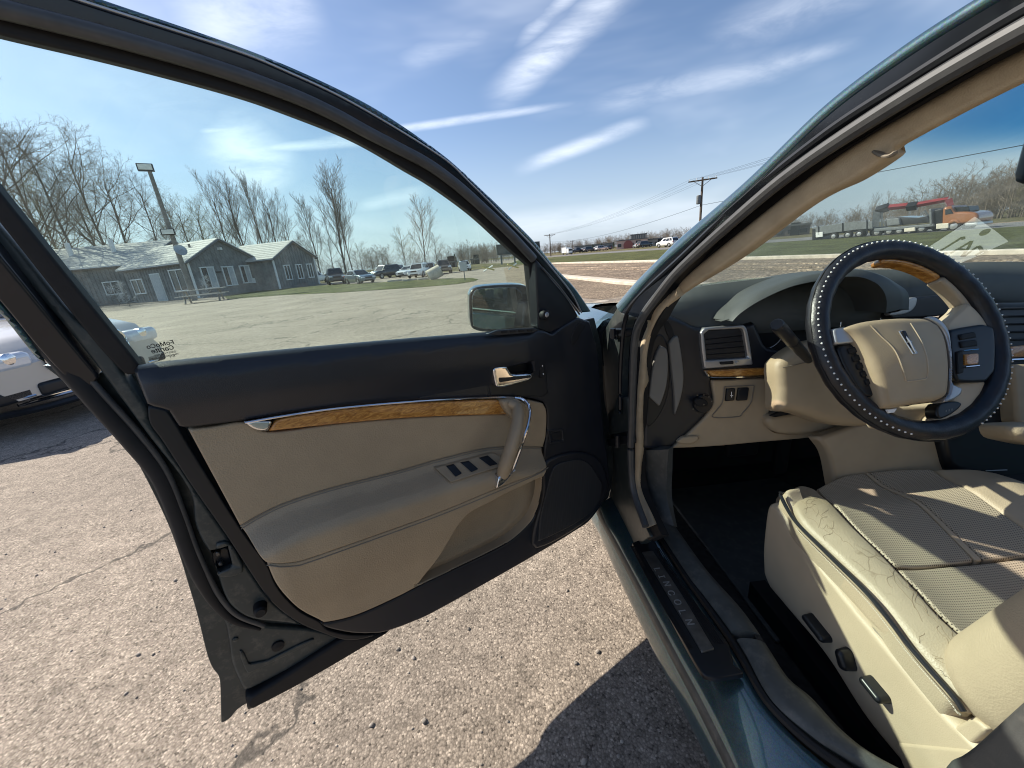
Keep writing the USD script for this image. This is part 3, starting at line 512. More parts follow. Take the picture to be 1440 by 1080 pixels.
housing = trimesh.Trimesh(R_.reshape(-1, 3), np.array(F_), process=False); housing.fix_normals()
obj('mirror_housing', housing, K['paint'], door)
obj('mirror_bezel', mm, K['trimblk'], door)
K['mirror'] = mat('mirror_glass', (.42, .44, .44), .03, 1., .03)
obj('mirror_glass', pad(MF, [(664, 424), (667, 412), (673, 407), (700, 404.5), (725, 403.5), (733, 410), (735, 422), (730, 442), (724, 460), (700, 463), (678, 462.5), (665, 459)], .0025, .003, .001, .01), K['mirror'], door)
obj('mirror_arm', pad(D, [(738, 425), (757, 420), (757, 462), (735, 462)], -.11, .05, .008, .01), K['trimblk'], door)
# ---------------------------------------------------------------- body opening: pillar, seals, sill
ZB = .95
S0 = Frame([.285, 0, 0], [0, -1, 0], [0, 0, 1])
SU = Frame([.285, 0, ZB], [0, -1, 0], [.42, 0, 1.])
def side(x, y, w=0.):
    p = SU.hit(x, y, w); return p if p[2] > ZB - .02 else S0.hit(x, y, w)
def sides(px, w=0.): return np.array([side(*p, w) for p in px])
P1t = [(1700, -170), (1560, -95), (1440, -36), (1375, 0), (1267, 70), (1158, 153), (1050, 256), (960, 333), (927, 365), (895, 397), (868, 428)]
P1b = [(1700, -140), (1560, -66), (1440, -12), (1402, 4), (1267, 88), (1158, 169), (1054, 268), (964, 346), (932, 374), (900, 408), (874, 440)]
roof_rail = obj('a_pillar', band(sides(P1t, -.006), sides(P1b, -.006), .012, .006, 80, 13), K['paint'], car)
seal_px = [(1700, -75), (1560, -15), (1440, 41), (1267, 141), (1131, 230), (1055, 290), (960, 375), (928, 412), (903, 447), (893, 477), (890, 525), (888, 600), (887, 640), (891, 690), (908, 740)]
beige_u = [(1700, -40), (1560, 14), (1440, 68), (1321, 133), (1186, 214), (1085, 290), (960, 392), (920, 447), (903, 487), (897, 540), (896, 560), (893, 643), (897, 687), (920, 738)]
obj('pillar_jamb', band(sides(P1b, -.004), sides([(1700, -70), (1560, -10), (1440, 47), (1267, 147), (1131, 236), (1055, 296), (960, 381), (930, 414), (905, 449)], -.02), .03, 0, 80, 6), K['gloss'], car)
obj('pillar_rib', tube(spline(sides([(1700, -112), (1560, -42), (1440, 14), (1267, 119), (1158, 190), (1050, 276), (958, 362), (903, 413), (881, 443), (874, 493), (872, 540), (872, 580)], -.010), 110), .0055, 8), K['trimblk'], car)
obj('pillar_backing', band(sides([(1700, -75), (1440, 36), (1267, 138), (1131, 226), (1055, 286), (960, 370), (928, 408), (900, 445), (889, 477), (884, 560), (883, 640), (888, 700), (912, 760)], -.03), sides([(1700, -30), (1440, 78), (1321, 143), (1186, 224), (1085, 300), (960, 402), (926, 452), (908, 492), (902, 560), (899, 643), (903, 690), (930, 752)], -.045), .02, 0, 90, 5), K['black'], car)
obj('door_seal', tube(spline(sides(seal_px, -.012), 160), .0085, 10), K['seal'], car)
obj('pillar_trim', [band(sides(beige_u[:7] + [(937, 420)], -.042), sides([(1700, 20), (1560, 62), (1440, 117), (1348, 163), (1264, 209), (1259, 219), (1202, 255), (1138, 290), (1040, 362), (960, 415), (940, 432)], -.062), .02, .010, 110, 10)], K['fabric'], car, label='beige fabric A pillar trim')
obj('handle_notch', tube(spline(sides([(1230, 212), (1240, 218), (1252, 219), (1262, 212)], -.047), 20), [.001] + [.004] * 18 + [.001], 8, flat=.5), K['stitch'], car)  # dark brown colour stands in for shade inside the recess
obj('door_welt', band(sides([(952, 405), (937, 422), (920, 447), (903, 487), (897, 540), (896, 560), (893, 643), (897, 687), (920, 738)], -.036), sides([(957, 418), (938, 433), (922, 455), (911, 493), (908, 540), (905, 560), (903, 632), (903, 687), (922, 738)], -.05), .02, .005, 60, 6), K['fabric'], car, label='beige welt round the door opening')
# hinge pillar between door and cabin
obj('hinge_pillar', [pad(S0, [(846, 470), (868, 432), (882, 446), (874, 493), (873, 560), (889, 600), (885, 640), (890, 700), (915, 755), (893, 768), (868, 764), (850, 740), (846, 730), (858, 690), (863, 650), (852, 560)], -.03, .02, .004, .03)], K['jamb'], car)
obj('hinge', [pad(S0, [(852, 617), (881, 612), (884, 624), (855, 628)], -.012, .02, .004, .01), tube([S0.hit(868, 612, -.002), S0.hit(868, 628, -.002)], .007, 10)], K['trimblk'], car)
obj('hinge', [tube([S0.hit(862, 462, -.002), S0.hit(862, 476, -.002)], .007, 10), pad(S0, [(858, 462), (878, 462), (878, 474), (858, 474)], -.012, .02, .004, .01)], K['trimblk'], car)
obj('pillar_boot', pad(S0, [(866, 560), (882, 558), (884, 606), (853, 612)], -.018, .02, .006, .01), K['jamb'], car)
# sill
def zs(px, z): return np.array([gz(*p, z) for p in px])
R0 = zs([(828, 722), (832, 732), (847, 760), (865, 802), (910, 897), (942, 963), (995, 1070), (1030, 1150), (1075, 1260)], .19)
R1 = zs([(836, 715), (843, 730), (861, 763), (930, 897), (975, 983), (1018, 1070), (1060, 1155), (1110, 1260)], .25)
R2 = zs([(843, 712), (852, 735), (868, 763), (940, 898), (985, 981), (1030, 1070), (1072, 1155), (1125, 1260)], .285)
R3 = zs([(886, 690), (905, 735), (927, 760), (968, 822), (1010, 884), (1024, 905), (1048, 945), (1073, 987), (1108, 1028), (1140, 1058), (1205, 1110), (1300, 1180)], .335)
R3b = zs([(893, 680), (909, 720), (926, 745), (967, 808), (992, 840), (1028, 888), (1048, 919), (1084, 983), (1140, 1034), (1182, 1062), (1250, 1102), (1340, 1160)], .352)
R4 = zs([(925, 690), (938, 722), (962, 758), (995, 803), (1037, 850), (1060, 880), (1081, 912), (1108, 953), (1140, 980), (1182, 1025), (1227, 1060), (1300, 1098), (1380, 1140)], .36)
sill = obj('sill', [band(R0, R1, .03, .004, 90, 7, inward=[1, 0, -.3]), band(R2, R3, .02, .012, 90, 12, inward=[0, 0, -1])], K['paint'], car, label='teal painted door sill')
obj('sill_seal', band(R1, R2, .02, .006, 90, 7, inward=[.5, 0, -.8]), K['kick'], sill)
obj('edge_seal', tube(spline((np.array(spline(R3, 40)) + spline(R3b, 40)) / 2, 120), .0075, 8), K['black'], sill)
n_ = 100; A_, B_ = spline(R3b, n_), spline(R4, n_); cut = 62
obj('sill_trim', band(A_[:cut], B_[:cut], .03, .008, 60, 8, inward=[0, 0, -1]), K['kick'], sill, label='forward grey plastic sill trim')
obj('sill_trim', band(A_[cut + 1:], B_[cut + 1:], .03, .008, 50, 8, inward=[0, 0, -1]), K['kick'], sill, label='rear grey plastic sill trim')
obj('sill_inner', band(B_, B_ * [1, 1, 0] + [.012, 0, .19], .01, 0, 60, 3, inward=[-1, 0, 0]), K['carpet'], sill)
Z = Frame([0, 0, .350], [1, 0, 0], [0, 1, 0])
scuff = [(889, 763), (905, 757), (920, 758), (937, 790), (970, 837), (1008, 884), (1022, 900), (1030, 922), (1032, 934), (1043, 942), (1047, 947), (1020, 952), (1006, 953), (995, 951), (985, 943), (955, 890), (930, 842)]
obj('scuff_plate', pad(Z, scuff, .004, .01, .003, .01), K['trimblk'], sill)
mp = [(903, 776), (918, 774), (960, 838), (997, 900), (1005, 912), (987, 917), (973, 893), (940, 838)]
for k in range(5):
    a = k / 4; line = lambda L: spline(np.array([Z.hit(x, y, .0045) for x, y in L]), 30)
    lo, hi = line([(893 - 6 + a * 6, 768), (930 + a * 6 - 6, 838), (975 + a * 6 - 7, 912)]), line([(922 + a * 9, 772 - a * 3), (962 + a * 8, 836), (1006 + a * 12, 905)])
    obj('tread_rib', tube(lo, .0012, 5), K['black'], sill); obj('tread_rib', tube(hi, .0012, 5), K['black'], sill)
obj('name_plate', pad(Z, mp, .0075, .004, .0012, .01), K['steel'], sill)
for ch, px in (('L', (924.5, 801)), ('I', (930.5, 811)), ('N', (938, 821)), ('C', (944, 834)), ('O', (953, 847)), ('L', (960, 861)), ('N', (970, 875))):
    m = meshkit.text_mesh(ch, .0145, .0012); v = m.vertices.copy(); v[:, :2] -= (v[:, :2].min(0) + v[:, :2].max(0)) / 2
    (u0, v0), = Z.uv([px], .0078); P = Z.world(u0 + v[:, 1], v0 - v[:, 0], .0078 + v[:, 2]); obj('letter', trimesh.Trimesh(P, m.faces, process=False), K['silver'], sill, smooth=False)

# ---------------------------------------------------------------- shell of the car round the cabin (fender, hood, roof, far side)
xl, xc = .27, 1.12
def bodyrow(y, z, x0, zc):                                          # hood section from the left edge to the far edge
    return [(x0, y, z), (x0 + .04, y, z + .02), (x0 + .25, y, zc), (xc, y, zc + .03), (2 * xc - x0 - .25, y, zc), (2 * xc - x0 - .04, y, z + .02), (2 * xc - x0, y, z)]
hood = shell(loft([bodyrow(1.42, .885, .33, .905), bodyrow(1.7, .86, .32, .885), bodyrow(2.1, .80, .33, .835), bodyrow(2.35, .72, .38, .76), bodyrow(2.46, .60, .46, .63)], 40), .01)
obj('hood', hood, K['paint'], car)
fend = []
for s in (0, 1):
    X = lambda x: x if s == 0 else 2 * xc - x
    rows = [[(X(.35), 1.12, .90), (X(.29), 1.12, .86), (X(.262), 1.12, .7), (X(.262), 1.12, .45), (X(.285), 1.12, .2)], [(X(.35), 1.5, .882), (X(.285), 1.5, .84), (X(.25), 1.5, .72), (X(.25), 1.5, .67), (X(.26), 1.5, .66)],
            [(X(.35), 1.75, .86), (X(.285), 1.75, .81), (X(.25), 1.75, .74), (X(.25), 1.75, .70), (X(.26), 1.75, .69)], [(X(.34), 2.05, .81), (X(.29), 2.05, .76), (X(.26), 2.05, .66), (X(.27), 2.05, .45), (X(.30), 2.05, .22)], [(X(.47), 2.42, .66), (X(.43), 2.42, .6), (X(.42), 2.42, .5), (X(.44), 2.42, .35), (X(.46), 2.42, .22)]]
    fend.append(shell(loft(rows, 20), .012 if s == 0 else -.012))
fe = obj('fender', fend[0], K['paint'], car); obj('fender', fend[1], K['paint'], car)
obj('bumper', shell(loft([[(.44, 2.42, .62), (.8, 2.52, .60), (xc, 2.54, .6), (1.44, 2.52, .6), (1.8, 2.42, .62)], [(.42, 2.43, .4), (.8, 2.56, .4), (xc, 2.58, .4), (1.44, 2.56, .4), (1.82, 2.43, .4)], [(.46, 2.38, .2), (.8, 2.5, .2), (xc, 2.52, .2), (1.44, 2.5, .2), (1.78, 2.38, .2)]], 20), .02), K['paint'], car)
def wheel_meshes(r=.33, w=.21):
    a = np.linspace(0, 2 * np.pi, 37)[:-1]
    prof = [(r * .62, -w / 2), (r * .9, -w / 2), (r, -w * .38), (r, w * .38), (r * .9, w / 2), (r * .62, w / 2)]
    tyre = trimesh.creation.revolve(np.array(prof + [prof[0]]), sections=36)
    rim = [trimesh.creation.cylinder(r * .62, w * .5, sections=30), trimesh.creation.cylinder(r * .16, w * .95, sections=16)]
    for k in range(5):
        b = trimesh.creation.box([r * .55, r * .16, w * .86]); b.apply_translation([r * .34, 0, 0]); b.apply_transform(trimesh.transformations.rotation_matrix(k * 2 * math.pi / 5, [0, 0, 1])); rim.append(b)
    rim.append(trimesh.creation.annulus(r * .55, r * .63, w * .9, sections=30))
    R = trimesh.transformations.rotation_matrix(math.pi / 2, [0, 1, 0]); t = cat([tyre]); rr = cat(rim); t.apply_transform(R); rr.apply_transform(R); return t, rr
for x in (xl + .12, 2 * xc - xl - .12):
    for y in (1.66, -1.07):
        t, rr = wheel_meshes(.325, .2); t.apply_translation([x, y, .325]); rr.apply_translation([x, y, .325])
        wl = obj('wheel', t, K['black'], car); obj('rim', rr, K['silver'], wl)
obj('wheel_well', box(xc, 1.65, .48, 1.5, .78, .42), K['black'], car, smooth=False)
# roof from the header back, rear body
roof = shell(loft([[(x, y, z0 + .045 * (1 - ((x - xc) / .66)**2)) for x in np.linspace(.46, 2 * xc - .46, 9)] for y, z0 in ((.02, 1.345), (-.1, 1.365), (-.5, 1.385), (-1.0, 1.36), (-1.35, 1.28))], 24), .03)
obj('roof', roof, K['paint'], car)
obj('headliner', shell(loft([[(x, y, z0 + .045 * (1 - ((x - xc) / .66)**2) - .045) for x in np.linspace(.47, 2 * xc - .47, 9)] for y, z0 in ((.01, 1.345), (-.1, 1.365), (-.5, 1.385), (-1.3, 1.29))], 24), .012), K['fabric'], car)
rs = shell(loft([[(.27, y, .2), (.25, y, .5), (.245, y, .75), (.27, y, .95)] for y in (-.12, -.6, -1.1, -1.6, -2.1)], 14), .02)
obj('rear_side', rs, K['paint'], car)
rs2 = shell(loft([[(2 * xc - .27, y, .2), (2 * xc - .25, y, .5), (2 * xc - .245, y, .75), (2 * xc - .27, y, .95)] for y in (1.12, .5, -.3, -1.1, -2.1)], 14), -.02)
obj('far_side', rs2, K['paint'], car)
obj('rear_deck', box(xc, -1.75, .96, 1.6, .8, .05), K['paint'], car)
obj('tail', box(xc, -2.12, .62, 1.66, .06, .66), K['paint'], car)
for s in (0, 1):
    X = lambda x: x if s == 0 else 2 * xc - x
    obj('c_pillar', tube([(X(.45), -1.25, 1.31), (X(.33), -1.7, .95)], .06, 8), K['paint'], car)
    obj('roof_rail', tube(spline([(X(.43), -.02, 1.345), (X(.43), -.15, 1.36), (X(.43), -.3, 1.365), (X(.43), -.8, 1.35), (X(.45), -1.25, 1.3)], 20), .028, 8), K['paint'], car)
obj('a_pillar', tube(spline([(2 * xc - .41, .36, 1.24), (2 * xc - .31, .85, 1.0), (2 * xc - .3, 1.1, .9)], 12), .035, 8), K['paint'], car)
# B pillar, its lower end cutting the corner of the frame
bp = [(1321, 1082), (1345, 1062), (1361, 1050), (1388, 1025), (1440, 977), (1500, 925), (1640, 800), (1760, 900), (1500, 1200), (1330, 1160)]
obj('b_pillar', pad(S0, bp, -.045, .03, .008, .02), K['kick'], car)
obj('b_pillar', tube(spline([(.30, -.03, .55), (.30, -.06, .95), (.40, -.09, 1.33)], 14), .045, 8), K['paint'], car)
# floor, firewall
obj('floor', [box(1.1, .55, .16, 1.5, 1.9, .05), box(.99, 1.42, .5, 1.3, .04, .7)], K['carpet'], car, smooth=False)
obj('kick_panel', [band(zs([(902, 632), (899, 655), (901, 690), (912, 722)], .45) * 0 + sides([(902, 632), (899, 655), (902, 690), (915, 728)], -.06), sides([(940, 632), (938, 660), (938, 700), (948, 740)], -.10), .02, .004, 30, 6)], K['kick'], car)

# windshield
wa, wb = side(960, 415, -.158), side(1440, 117, -.158)
ev = (wb - wa) / np.linalg.norm(wb - wa)
WS = Frame(wa, [1, 0, 0], ev * [0, 1, 1])
BUL = .25                                                           # the glass bows forward towards the middle
WSM = Frame(wa + [0, BUL, 0], [1, 0, 0], ev * [0, 1, 1])
wrows = []
for t in np.linspace(-.45, 1.5, 14):
    e = wa + (wb - wa) * t; half = xc - e[0] + .15; xs = np.linspace(-1, 1, 41)
    wrows.append(np.stack([xc + half * xs, e[1] + BUL * (1 - np.abs(xs)**2.4), np.full(41, e[2]) + .03 * (1 - xs**2) * max(t, 0)], 1))
wsm = loft(wrows, 48); pxs = np.array([proj(v) for v in wsm.vertices])
WSZ = wsm.vertices[np.argmin(((pxs - [1400, 166])**2).sum(1))][2]
K['wsglass'] = pane('windshield_glass', (.87, .925, .91), 1.66, dirt=.016, band=(WSZ - .035, WSZ + .02, (.30, .58, .76)))
obj('windshield', shell(wsm, .004), K['wsglass'], car, smooth=True)
# ---------------------------------------------------------------- dashboard
def yrow(px, y):
    out = []
    for p in px: d = ray(*p); out.append(EYE + d * (y / d[1]))
    return np.array(out)
DF = Frame([.6, .90, .80], [1, 0, 0], [0, .12, 1])                  # the face that looks at the driver
crest = [(938, 432), (975, 412), (1040, 402), (1113, 394), (1203, 387), (1293, 384), (1357, 376), (1440, 375), (1560, 372), (1700, 368)]
c_y = yrow(crest, .98); b_y = c_y + [0, .10, -.014]; b2 = c_y * [1, 0, 1] + [0, 1.30, -.06]
lip = yrow([(928, 446), (960, 452), (986, 461), (1046, 456), (1090, 450), (1250, 438), (1290, 419), (1340, 414), (1403, 421), (1440, 422), (1560, 425), (1700, 428)], .93)
lip2 = yrow([(926, 462), (960, 464), (986, 470), (1046, 464), (1090, 462), (1250, 446), (1290, 424), (1340, 419), (1403, 428), (1440, 432), (1560, 436), (1700, 440)], .95)
mid = (spline(c_y, 12) + spline(lip, 12)) / 2 + [0, .0, .012]
dashb = obj('dashboard', shell(loft([b2, b_y, c_y, mid, lip, lip2], 60), .012), K['dash'], car, smooth=60, label='dark vinyl dashboard')
# instrument hood
ia = [(1030, 452), (1042, 440), (1070, 422), (1113, 403), (1162, 393), (1203, 389), (1228, 396), (1241, 407), (1247, 423), (1246, 440)]
oa = [(1014, 452), (1028, 436), (1062, 411), (1113, 391), (1157, 382), (1203, 378), (1238, 386), (1260, 398), (1277, 412), (1278, 436)]
I_, O2 = yrow(ia, .845), yrow(oa, .885); O3 = O2 + [0, .14, -.012]; O3[:, 0] += np.linspace(.02, .0, len(O3)); Ii = I_ + [0, .16, -.01]
lipr = (I_ + O2) / 2 + [0, -.006, .006]
obj('instrument_hood', [loft([Ii, I_, lipr, O2, (O2 + O3) / 2, O3], 50)], K['dash'], dashb, smooth=60)
obj('cluster_well', pad(Frame([.8, .985, .85], [1, 0, 0], [0, .1, 1]), [(1010, 470), (1030, 436), (1070, 410), (1113, 398), (1203, 392), (1250, 400), (1268, 440), (1268, 480), (1180, 510), (1096, 506), (1060, 500)], 0, .03, .01, .03), K['black'], dashb)
def ring_at(px, rx, y, r, tilt=.15, arc=(0, 2 * math.pi)):
    d = ray(*px); c = EYE + d * (y / d[1]); a = np.linspace(*arc, 50); V = np.array([0, tilt, 1]) / math.hypot(1, tilt)
    return tube(c + rx * (np.cos(a)[:, None] * np.array([1, 0, 0]) + np.sin(a)[:, None] * V), r, 6)
for px in ((1075, 462), (1210, 456)):
    obj('gauge_ring', ring_at(px, .052, .93, .0018), K['chrome'], dashb)
    d = ray(*px); c = EYE + d * (.95 / d[1]); obj('gauge_face', tube([c, c + [0, .002, 0]], [.05, .05], 30, up=[1, 0, 0]), K['trimblk'], dashb)
obj('panel_face', pad(DF, [(934, 440), (960, 450), (986, 460), (1046, 456), (1062, 452), (1078, 488), (1100, 492), (1096, 532), (1001, 534), (1004, 560), (1000, 575), (987, 592), (966, 612), (944, 631), (904, 633), (906, 560), (909, 500), (919, 456)], .004, .05, .012, .01), K['navy'], dashb)
obj('end_vent', pad(DF, [(933, 452), (939, 449), (946, 461), (949, 474), (943, 480), (937, 468)], .006, .01, .002, .004, sm=1), K['black'], dashb)
obj('end_cap', pad(DF, [(911, 560), (913, 500), (922, 470), (934, 470), (941, 490), (944, 530), (938, 565), (925, 590), (908, 606)], .006, .012, .004, .006, sm=1), K['trimblk'], dashb)
K['fin'] = mat('light_grey_trim', (.16, .152, .135), .6, bump=.3, bs=900, bdist=.001)
obj('trim_fin', pad(DF, [(929, 486), (934, 488), (939, 494), (940, 524), (936, 550), (928, 572), (913, 558), (917, 524), (922, 500)], .014, .012, .004, .006), K['fin'], dashb)
obj('trim_fin', pad(DF, [(941, 484), (947, 475), (954, 472), (958, 493), (962, 529), (959, 556), (950, 584), (949, 556), (945, 520)], .014, .012, .004, .006), K['fin'], dashb)
# left air vent
vi = [(990.5, 470), (997, 464.5), (1043, 462), (1046, 466), (1052, 503), (994.5, 507)]
obj('vent_bezel', pad(DF, [(985.5, 468), (991, 461), (1046, 456.5), (1051, 463), (1056, 488), (1059.5, 513), (991, 519), (987, 490)], .014, .016, .004, .005, holes=[vi]), K['silver'], dashb)
obj('vent_cavity', pad(DF, vi, -.012, .01, .001, .01), K['black'], dashb)
for k in range(1, 5):
    a = k / 5; P = [DF.hit(991.5 + 3 * a, 470 + 36 * a, .003), DF.hit(1045 + 6.6 * a, 464 + 38 * a, .003)]; obj('vent_slat', tube([P[0], P[1]], .0032, 6, flat=.4), K['trimblk'], dashb)
obj('vent_slider', pad(DF, [(1013, 509.3), (1032, 507.8), (1032, 512), (1014, 513)], .018, .006, .0015, .003), K['black'], dashb)
obj('vent_lip', pad(DF, [(1036, 508), (1040, 507.6), (1040, 511.2), (1036, 511.6)], .018, .006, .001, .003), K['silver'], dashb)
obj('wood_strip', pad(DF, [(992, 521), (1012, 520), (1052, 518), (1089, 517.5), (1094, 520), (1096, 526), (1054, 529), (1001, 530)], .013, .012, .004, .006), K['wood'], dashb)
obj('chrome_strip', tube(spline(np.array([DF.hit(*p, .015) for p in [(991.5, 521.5), (995, 527), (1001, 531), (1030, 531), (1065, 529.5), (1101, 528), (1099, 522), (1093, 517)]]), 60), .0022, 6), K['chrome'], dashb)
# knee panel
knee = [(1001, 535), (1030, 534), (1065, 532), (1095, 531), (1096, 547), (1090, 563), (1082, 580), (1080, 598), (1088, 608), (1122, 609), (1180, 592), (1181, 603), (1155, 614), (1060, 623), (1004, 628), (944, 631), (966, 612), (988, 591), (1000, 575), (1004, 562)]
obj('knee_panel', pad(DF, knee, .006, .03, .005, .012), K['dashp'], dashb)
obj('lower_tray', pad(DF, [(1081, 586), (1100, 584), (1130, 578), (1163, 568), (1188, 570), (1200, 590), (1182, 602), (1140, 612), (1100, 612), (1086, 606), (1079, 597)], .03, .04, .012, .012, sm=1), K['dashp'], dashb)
obj('column_gap', pad(DF, [(1083, 585), (1098, 578), (1120, 571), (1161, 558), (1168, 570), (1127, 580), (1090, 587)], .034, .006, .002, .006), K['black'], dashb)
for q in ([(1022.5, 547), (1034.5, 546), (1033, 563.5), (1021, 564.5)], [(1039, 546), (1054, 545), (1051.5, 563), (1036.5, 564)]): obj('dash_switch', pad(DF, q, .012, .01, .002, .004), K['trimblk'], dashb)
obj('switch_mark', [pad(DF, [(1028.2, 551), (1029.2, 551), (1029.6, 559), (1028.4, 559)], .0123, .002, .0002, .002), pad(DF, [(1027, 556), (1031, 555.6), (1031, 556.6), (1027, 557)], .0123, .002, .0002, .002)], K['white'], dashb)
obj('switch_bezel', tube(spline(np.array([DF.hit(*p, .008) for p in [(1019, 544), (1058, 542), (1060, 545), (1056, 566), (1045, 580), (1038, 586), (1003, 587), (1008, 577), (1016, 566), (1019, 544)]]), 70), .0012, 5), K['stitch'], dashb)
obj('hood_release', pad(DF, [(951, 624), (958, 616), (966, 614), (986, 613), (981, 621), (972, 625)], .014, .012, .004, .006, sm=1), K['dashp'], dashb)
c = DF.hit(987, 567, .004); Wd = DF.W
obj('light_knob', [tube([c - Wd * .01, c + Wd * .008, c + Wd * .011], [.0245, .0235, .021], 30)], K['trimblk'], dashb)
obj('knob_grip', [pad(DF, [(977, 561), (990, 560), (997, 566), (996, 571), (984, 573), (977, 568)], .026, .012, .004, .004, sm=1)], K['black'], dashb)
for q in ((975, 575.5), (981, 556), (990, 555.5), (997, 558), (1001, 564.5), (990, 569)): obj('knob_mark', pad(DF, [(q[0] - .9, q[1] - .9), (q[0] + .9, q[1] - .9), (q[0] + .9, q[1] + .9), (q[0] - .9, q[1] + .9)], .0268 if q == (990, 569) else .0155, .002, .0003), K['steel'], dashb)
# centre of the dash
obj('dash_panel', pad(DF, [(1250, 441), (1262, 436), (1278, 421), (1290, 418), (1340, 414), (1362, 420), (1372, 432), (1330, 443), (1297, 446), (1255, 448)], .01, .03, .004, .01), K['navy'], dashb)
obj('panel_edge', pad(DF, [(1248, 440), (1266, 437), (1272, 430), (1276, 421), (1289, 417), (1291, 421), (1288, 432), (1278, 441), (1252, 445)], .016, .012, .003, .006, sm=1), K['silver'], dashb)
stack = [(1395, 430), (1440, 430), (1560, 432), (1560, 640), (1440, 668), (1336, 655), (1328, 616), (1372, 560), (1400, 500)]
CF = Frame([1.0, .80, .70], [1, 0, 0], [0, .35, 1])
console = obj('centre_console', [pad(CF, [(1330, 540), (1405, 424), (1600, 420), (1620, 700), (1440, 680), (1337, 662), (1326, 618)], 0, .12, .015, .03)], K['trimblk'], car)
obj('tunnel_side', pad(CF, [(1150, 616), (1184, 604), (1230, 590), (1320, 575), (1328, 618), (1336, 664), (1320, 690), (1176, 690), (1166, 640)], -.02, .03, .01, .02), K['dashp'], console, label='beige side of the centre tunnel')
for k in range(5): obj('vent_slat', tube([CF.hit(1402, 434 + 11 * k, .004), CF.hit(1500, 432 + 11 * k, .004)], .004, 6, flat=.4), K['black'], console)
obj('wood_strip', pad(CF, [(1420, 487), (1500, 480), (1500, 498), (1421, 503)], .008, .01, .003, .008), K['wood'], console)
obj('chrome_strip', tube([CF.hit(1420, 506, .008), CF.hit(1500, 502, .008)], .003, 6), K['chrome'], console)
for a, b, y in ((1402, 1421, 571.5), (1375, 1395, 597), (1386, 1416, 662)): obj('chrome_line', tube([CF.hit(a, y, .002), CF.hit(b, y - 1.2, .002)], .0012, 5), K['silver'], console)
c = CF.hit(1420.5, 594.5, .0); obj('socket_ring', [tube([c, c + CF.W * .006, c + CF.W * .008], [.017, .016, .013], 24)], K['silver'], console); obj('socket', tube([c + CF.W * .007, c + CF.W * .0095], [.012, .011], 20), K['black'], console)
obj('console_trim', pad(CF, [(1424, 512), (1433, 512), (1452, 512), (1452, 604), (1441, 600), (1432, 596)], .03, .03, .008, .01), K['dashp'], console)
obj('armrest_edge', pad(CF, [(1427, 601), (1436, 598), (1480, 596), (1480, 630), (1442, 622), (1432, 618), (1428, 610)], .12, .06, .02, .01), K['beige'], console)
obj('console_body', box(1.13, .45, .36, .24, .8, .30, bev=.03), K['trimblk'], console)

# ---------------------------------------------------------------- steering column and wheel
tw, pw = .490, .072
WW = np.array([math.sin(pw) * math.cos(tw), -math.cos(tw) * math.cos(pw), math.sin(tw)]); WU = np.array([math.cos(pw), math.sin(pw), 0]); WC = np.array([.79, .7036, .8827])
WF = Frame(WC, WU, np.cross(WW, WU))
a = np.linspace(0, 2 * np.pi, 121)[:-1]; circ = lambda R, w=0., aa=a: WC + R * (np.cos(aa)[:, None] * WF.U + np.sin(aa)[:, None] * WF.V) + w * WF.W
wheel = obj('steering_wheel', tube(circ(.1825), .0190 + .0005 * np.sin(a * 31), 20, True, up=WF.W), K['leatherblk'], car, label='steering wheel in a black studded leather cover')
st = []
ph = math.radians(52)
for t in np.linspace(math.radians(-68), math.radians(248), 92):
    c = circ(.1825 + .0196 * math.cos(ph), .0196 * math.sin(ph), np.array([t]))[0]; s = trimesh.creation.icosphere(1, .0018); s.apply_translation(c); st.append(s)
for t in np.linspace(math.radians(-112), math.radians(-150), 11): pass
obj('stud_row', st, K['white'], wheel, label='row of small white studs')
seamr = tube(circ(.1825 + .0194 * math.cos(.25), .0194 * math.sin(.25)), .0011, 5, True, up=WF.W); obj('cover_seam', seamr, K['black'], wheel)
# inner part of the original rim at the upper right
def arcpad(t0, t1, r0, r1, w0, th, m, nm, rr=.004):
    A_ = np.radians(np.linspace(t0, t1, 24)); P = Polygon(np.vstack([np.stack([r1 * np.cos(A_), r1 * np.sin(A_)], 1), np.stack([r0 * np.cos(A_), r0 * np.sin(A_)], 1)[::-1]])); obj(nm, pad_uv(WF, P, w0, th, rr, .006), m, wheel)
arcpad(44, 90, .156, .166, .000, .024, K['wood'], 'wood_rim', .006)
arcpad(12, 44, .152, .166, .002, .026, K['beige'], 'leather_rim', .006)
def wp(nm, px, w, th, r, m, h=.006, sm=0, fn=None, **k): return obj(nm, pad(WF, px, w, th, r, h, fn=fn, sm=sm), m, wheel, **k)
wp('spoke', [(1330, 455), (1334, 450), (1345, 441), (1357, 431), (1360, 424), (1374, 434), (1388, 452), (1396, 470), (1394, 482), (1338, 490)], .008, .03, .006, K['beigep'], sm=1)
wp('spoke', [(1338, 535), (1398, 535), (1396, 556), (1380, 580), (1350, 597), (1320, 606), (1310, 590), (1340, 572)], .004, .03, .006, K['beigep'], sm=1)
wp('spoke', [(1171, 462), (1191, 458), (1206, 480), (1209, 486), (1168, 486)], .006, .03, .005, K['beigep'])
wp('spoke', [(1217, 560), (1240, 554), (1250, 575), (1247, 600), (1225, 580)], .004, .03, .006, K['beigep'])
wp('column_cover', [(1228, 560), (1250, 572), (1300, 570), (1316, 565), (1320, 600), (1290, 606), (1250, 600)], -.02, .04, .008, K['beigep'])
ab = [(1191, 460), (1203, 455), (1222, 450), (1252, 446.5), (1282, 445.5), (1304, 446), (1322, 455), (1331, 470), (1336, 490), (1338.5, 525), (1336, 553), (1329, 560), (1318, 564), (1290, 568), (1262, 573), (1248, 573), (1243, 560), (1240, 545), (1231, 518), (1219, 492), (1209, 477), (1201, 468)]
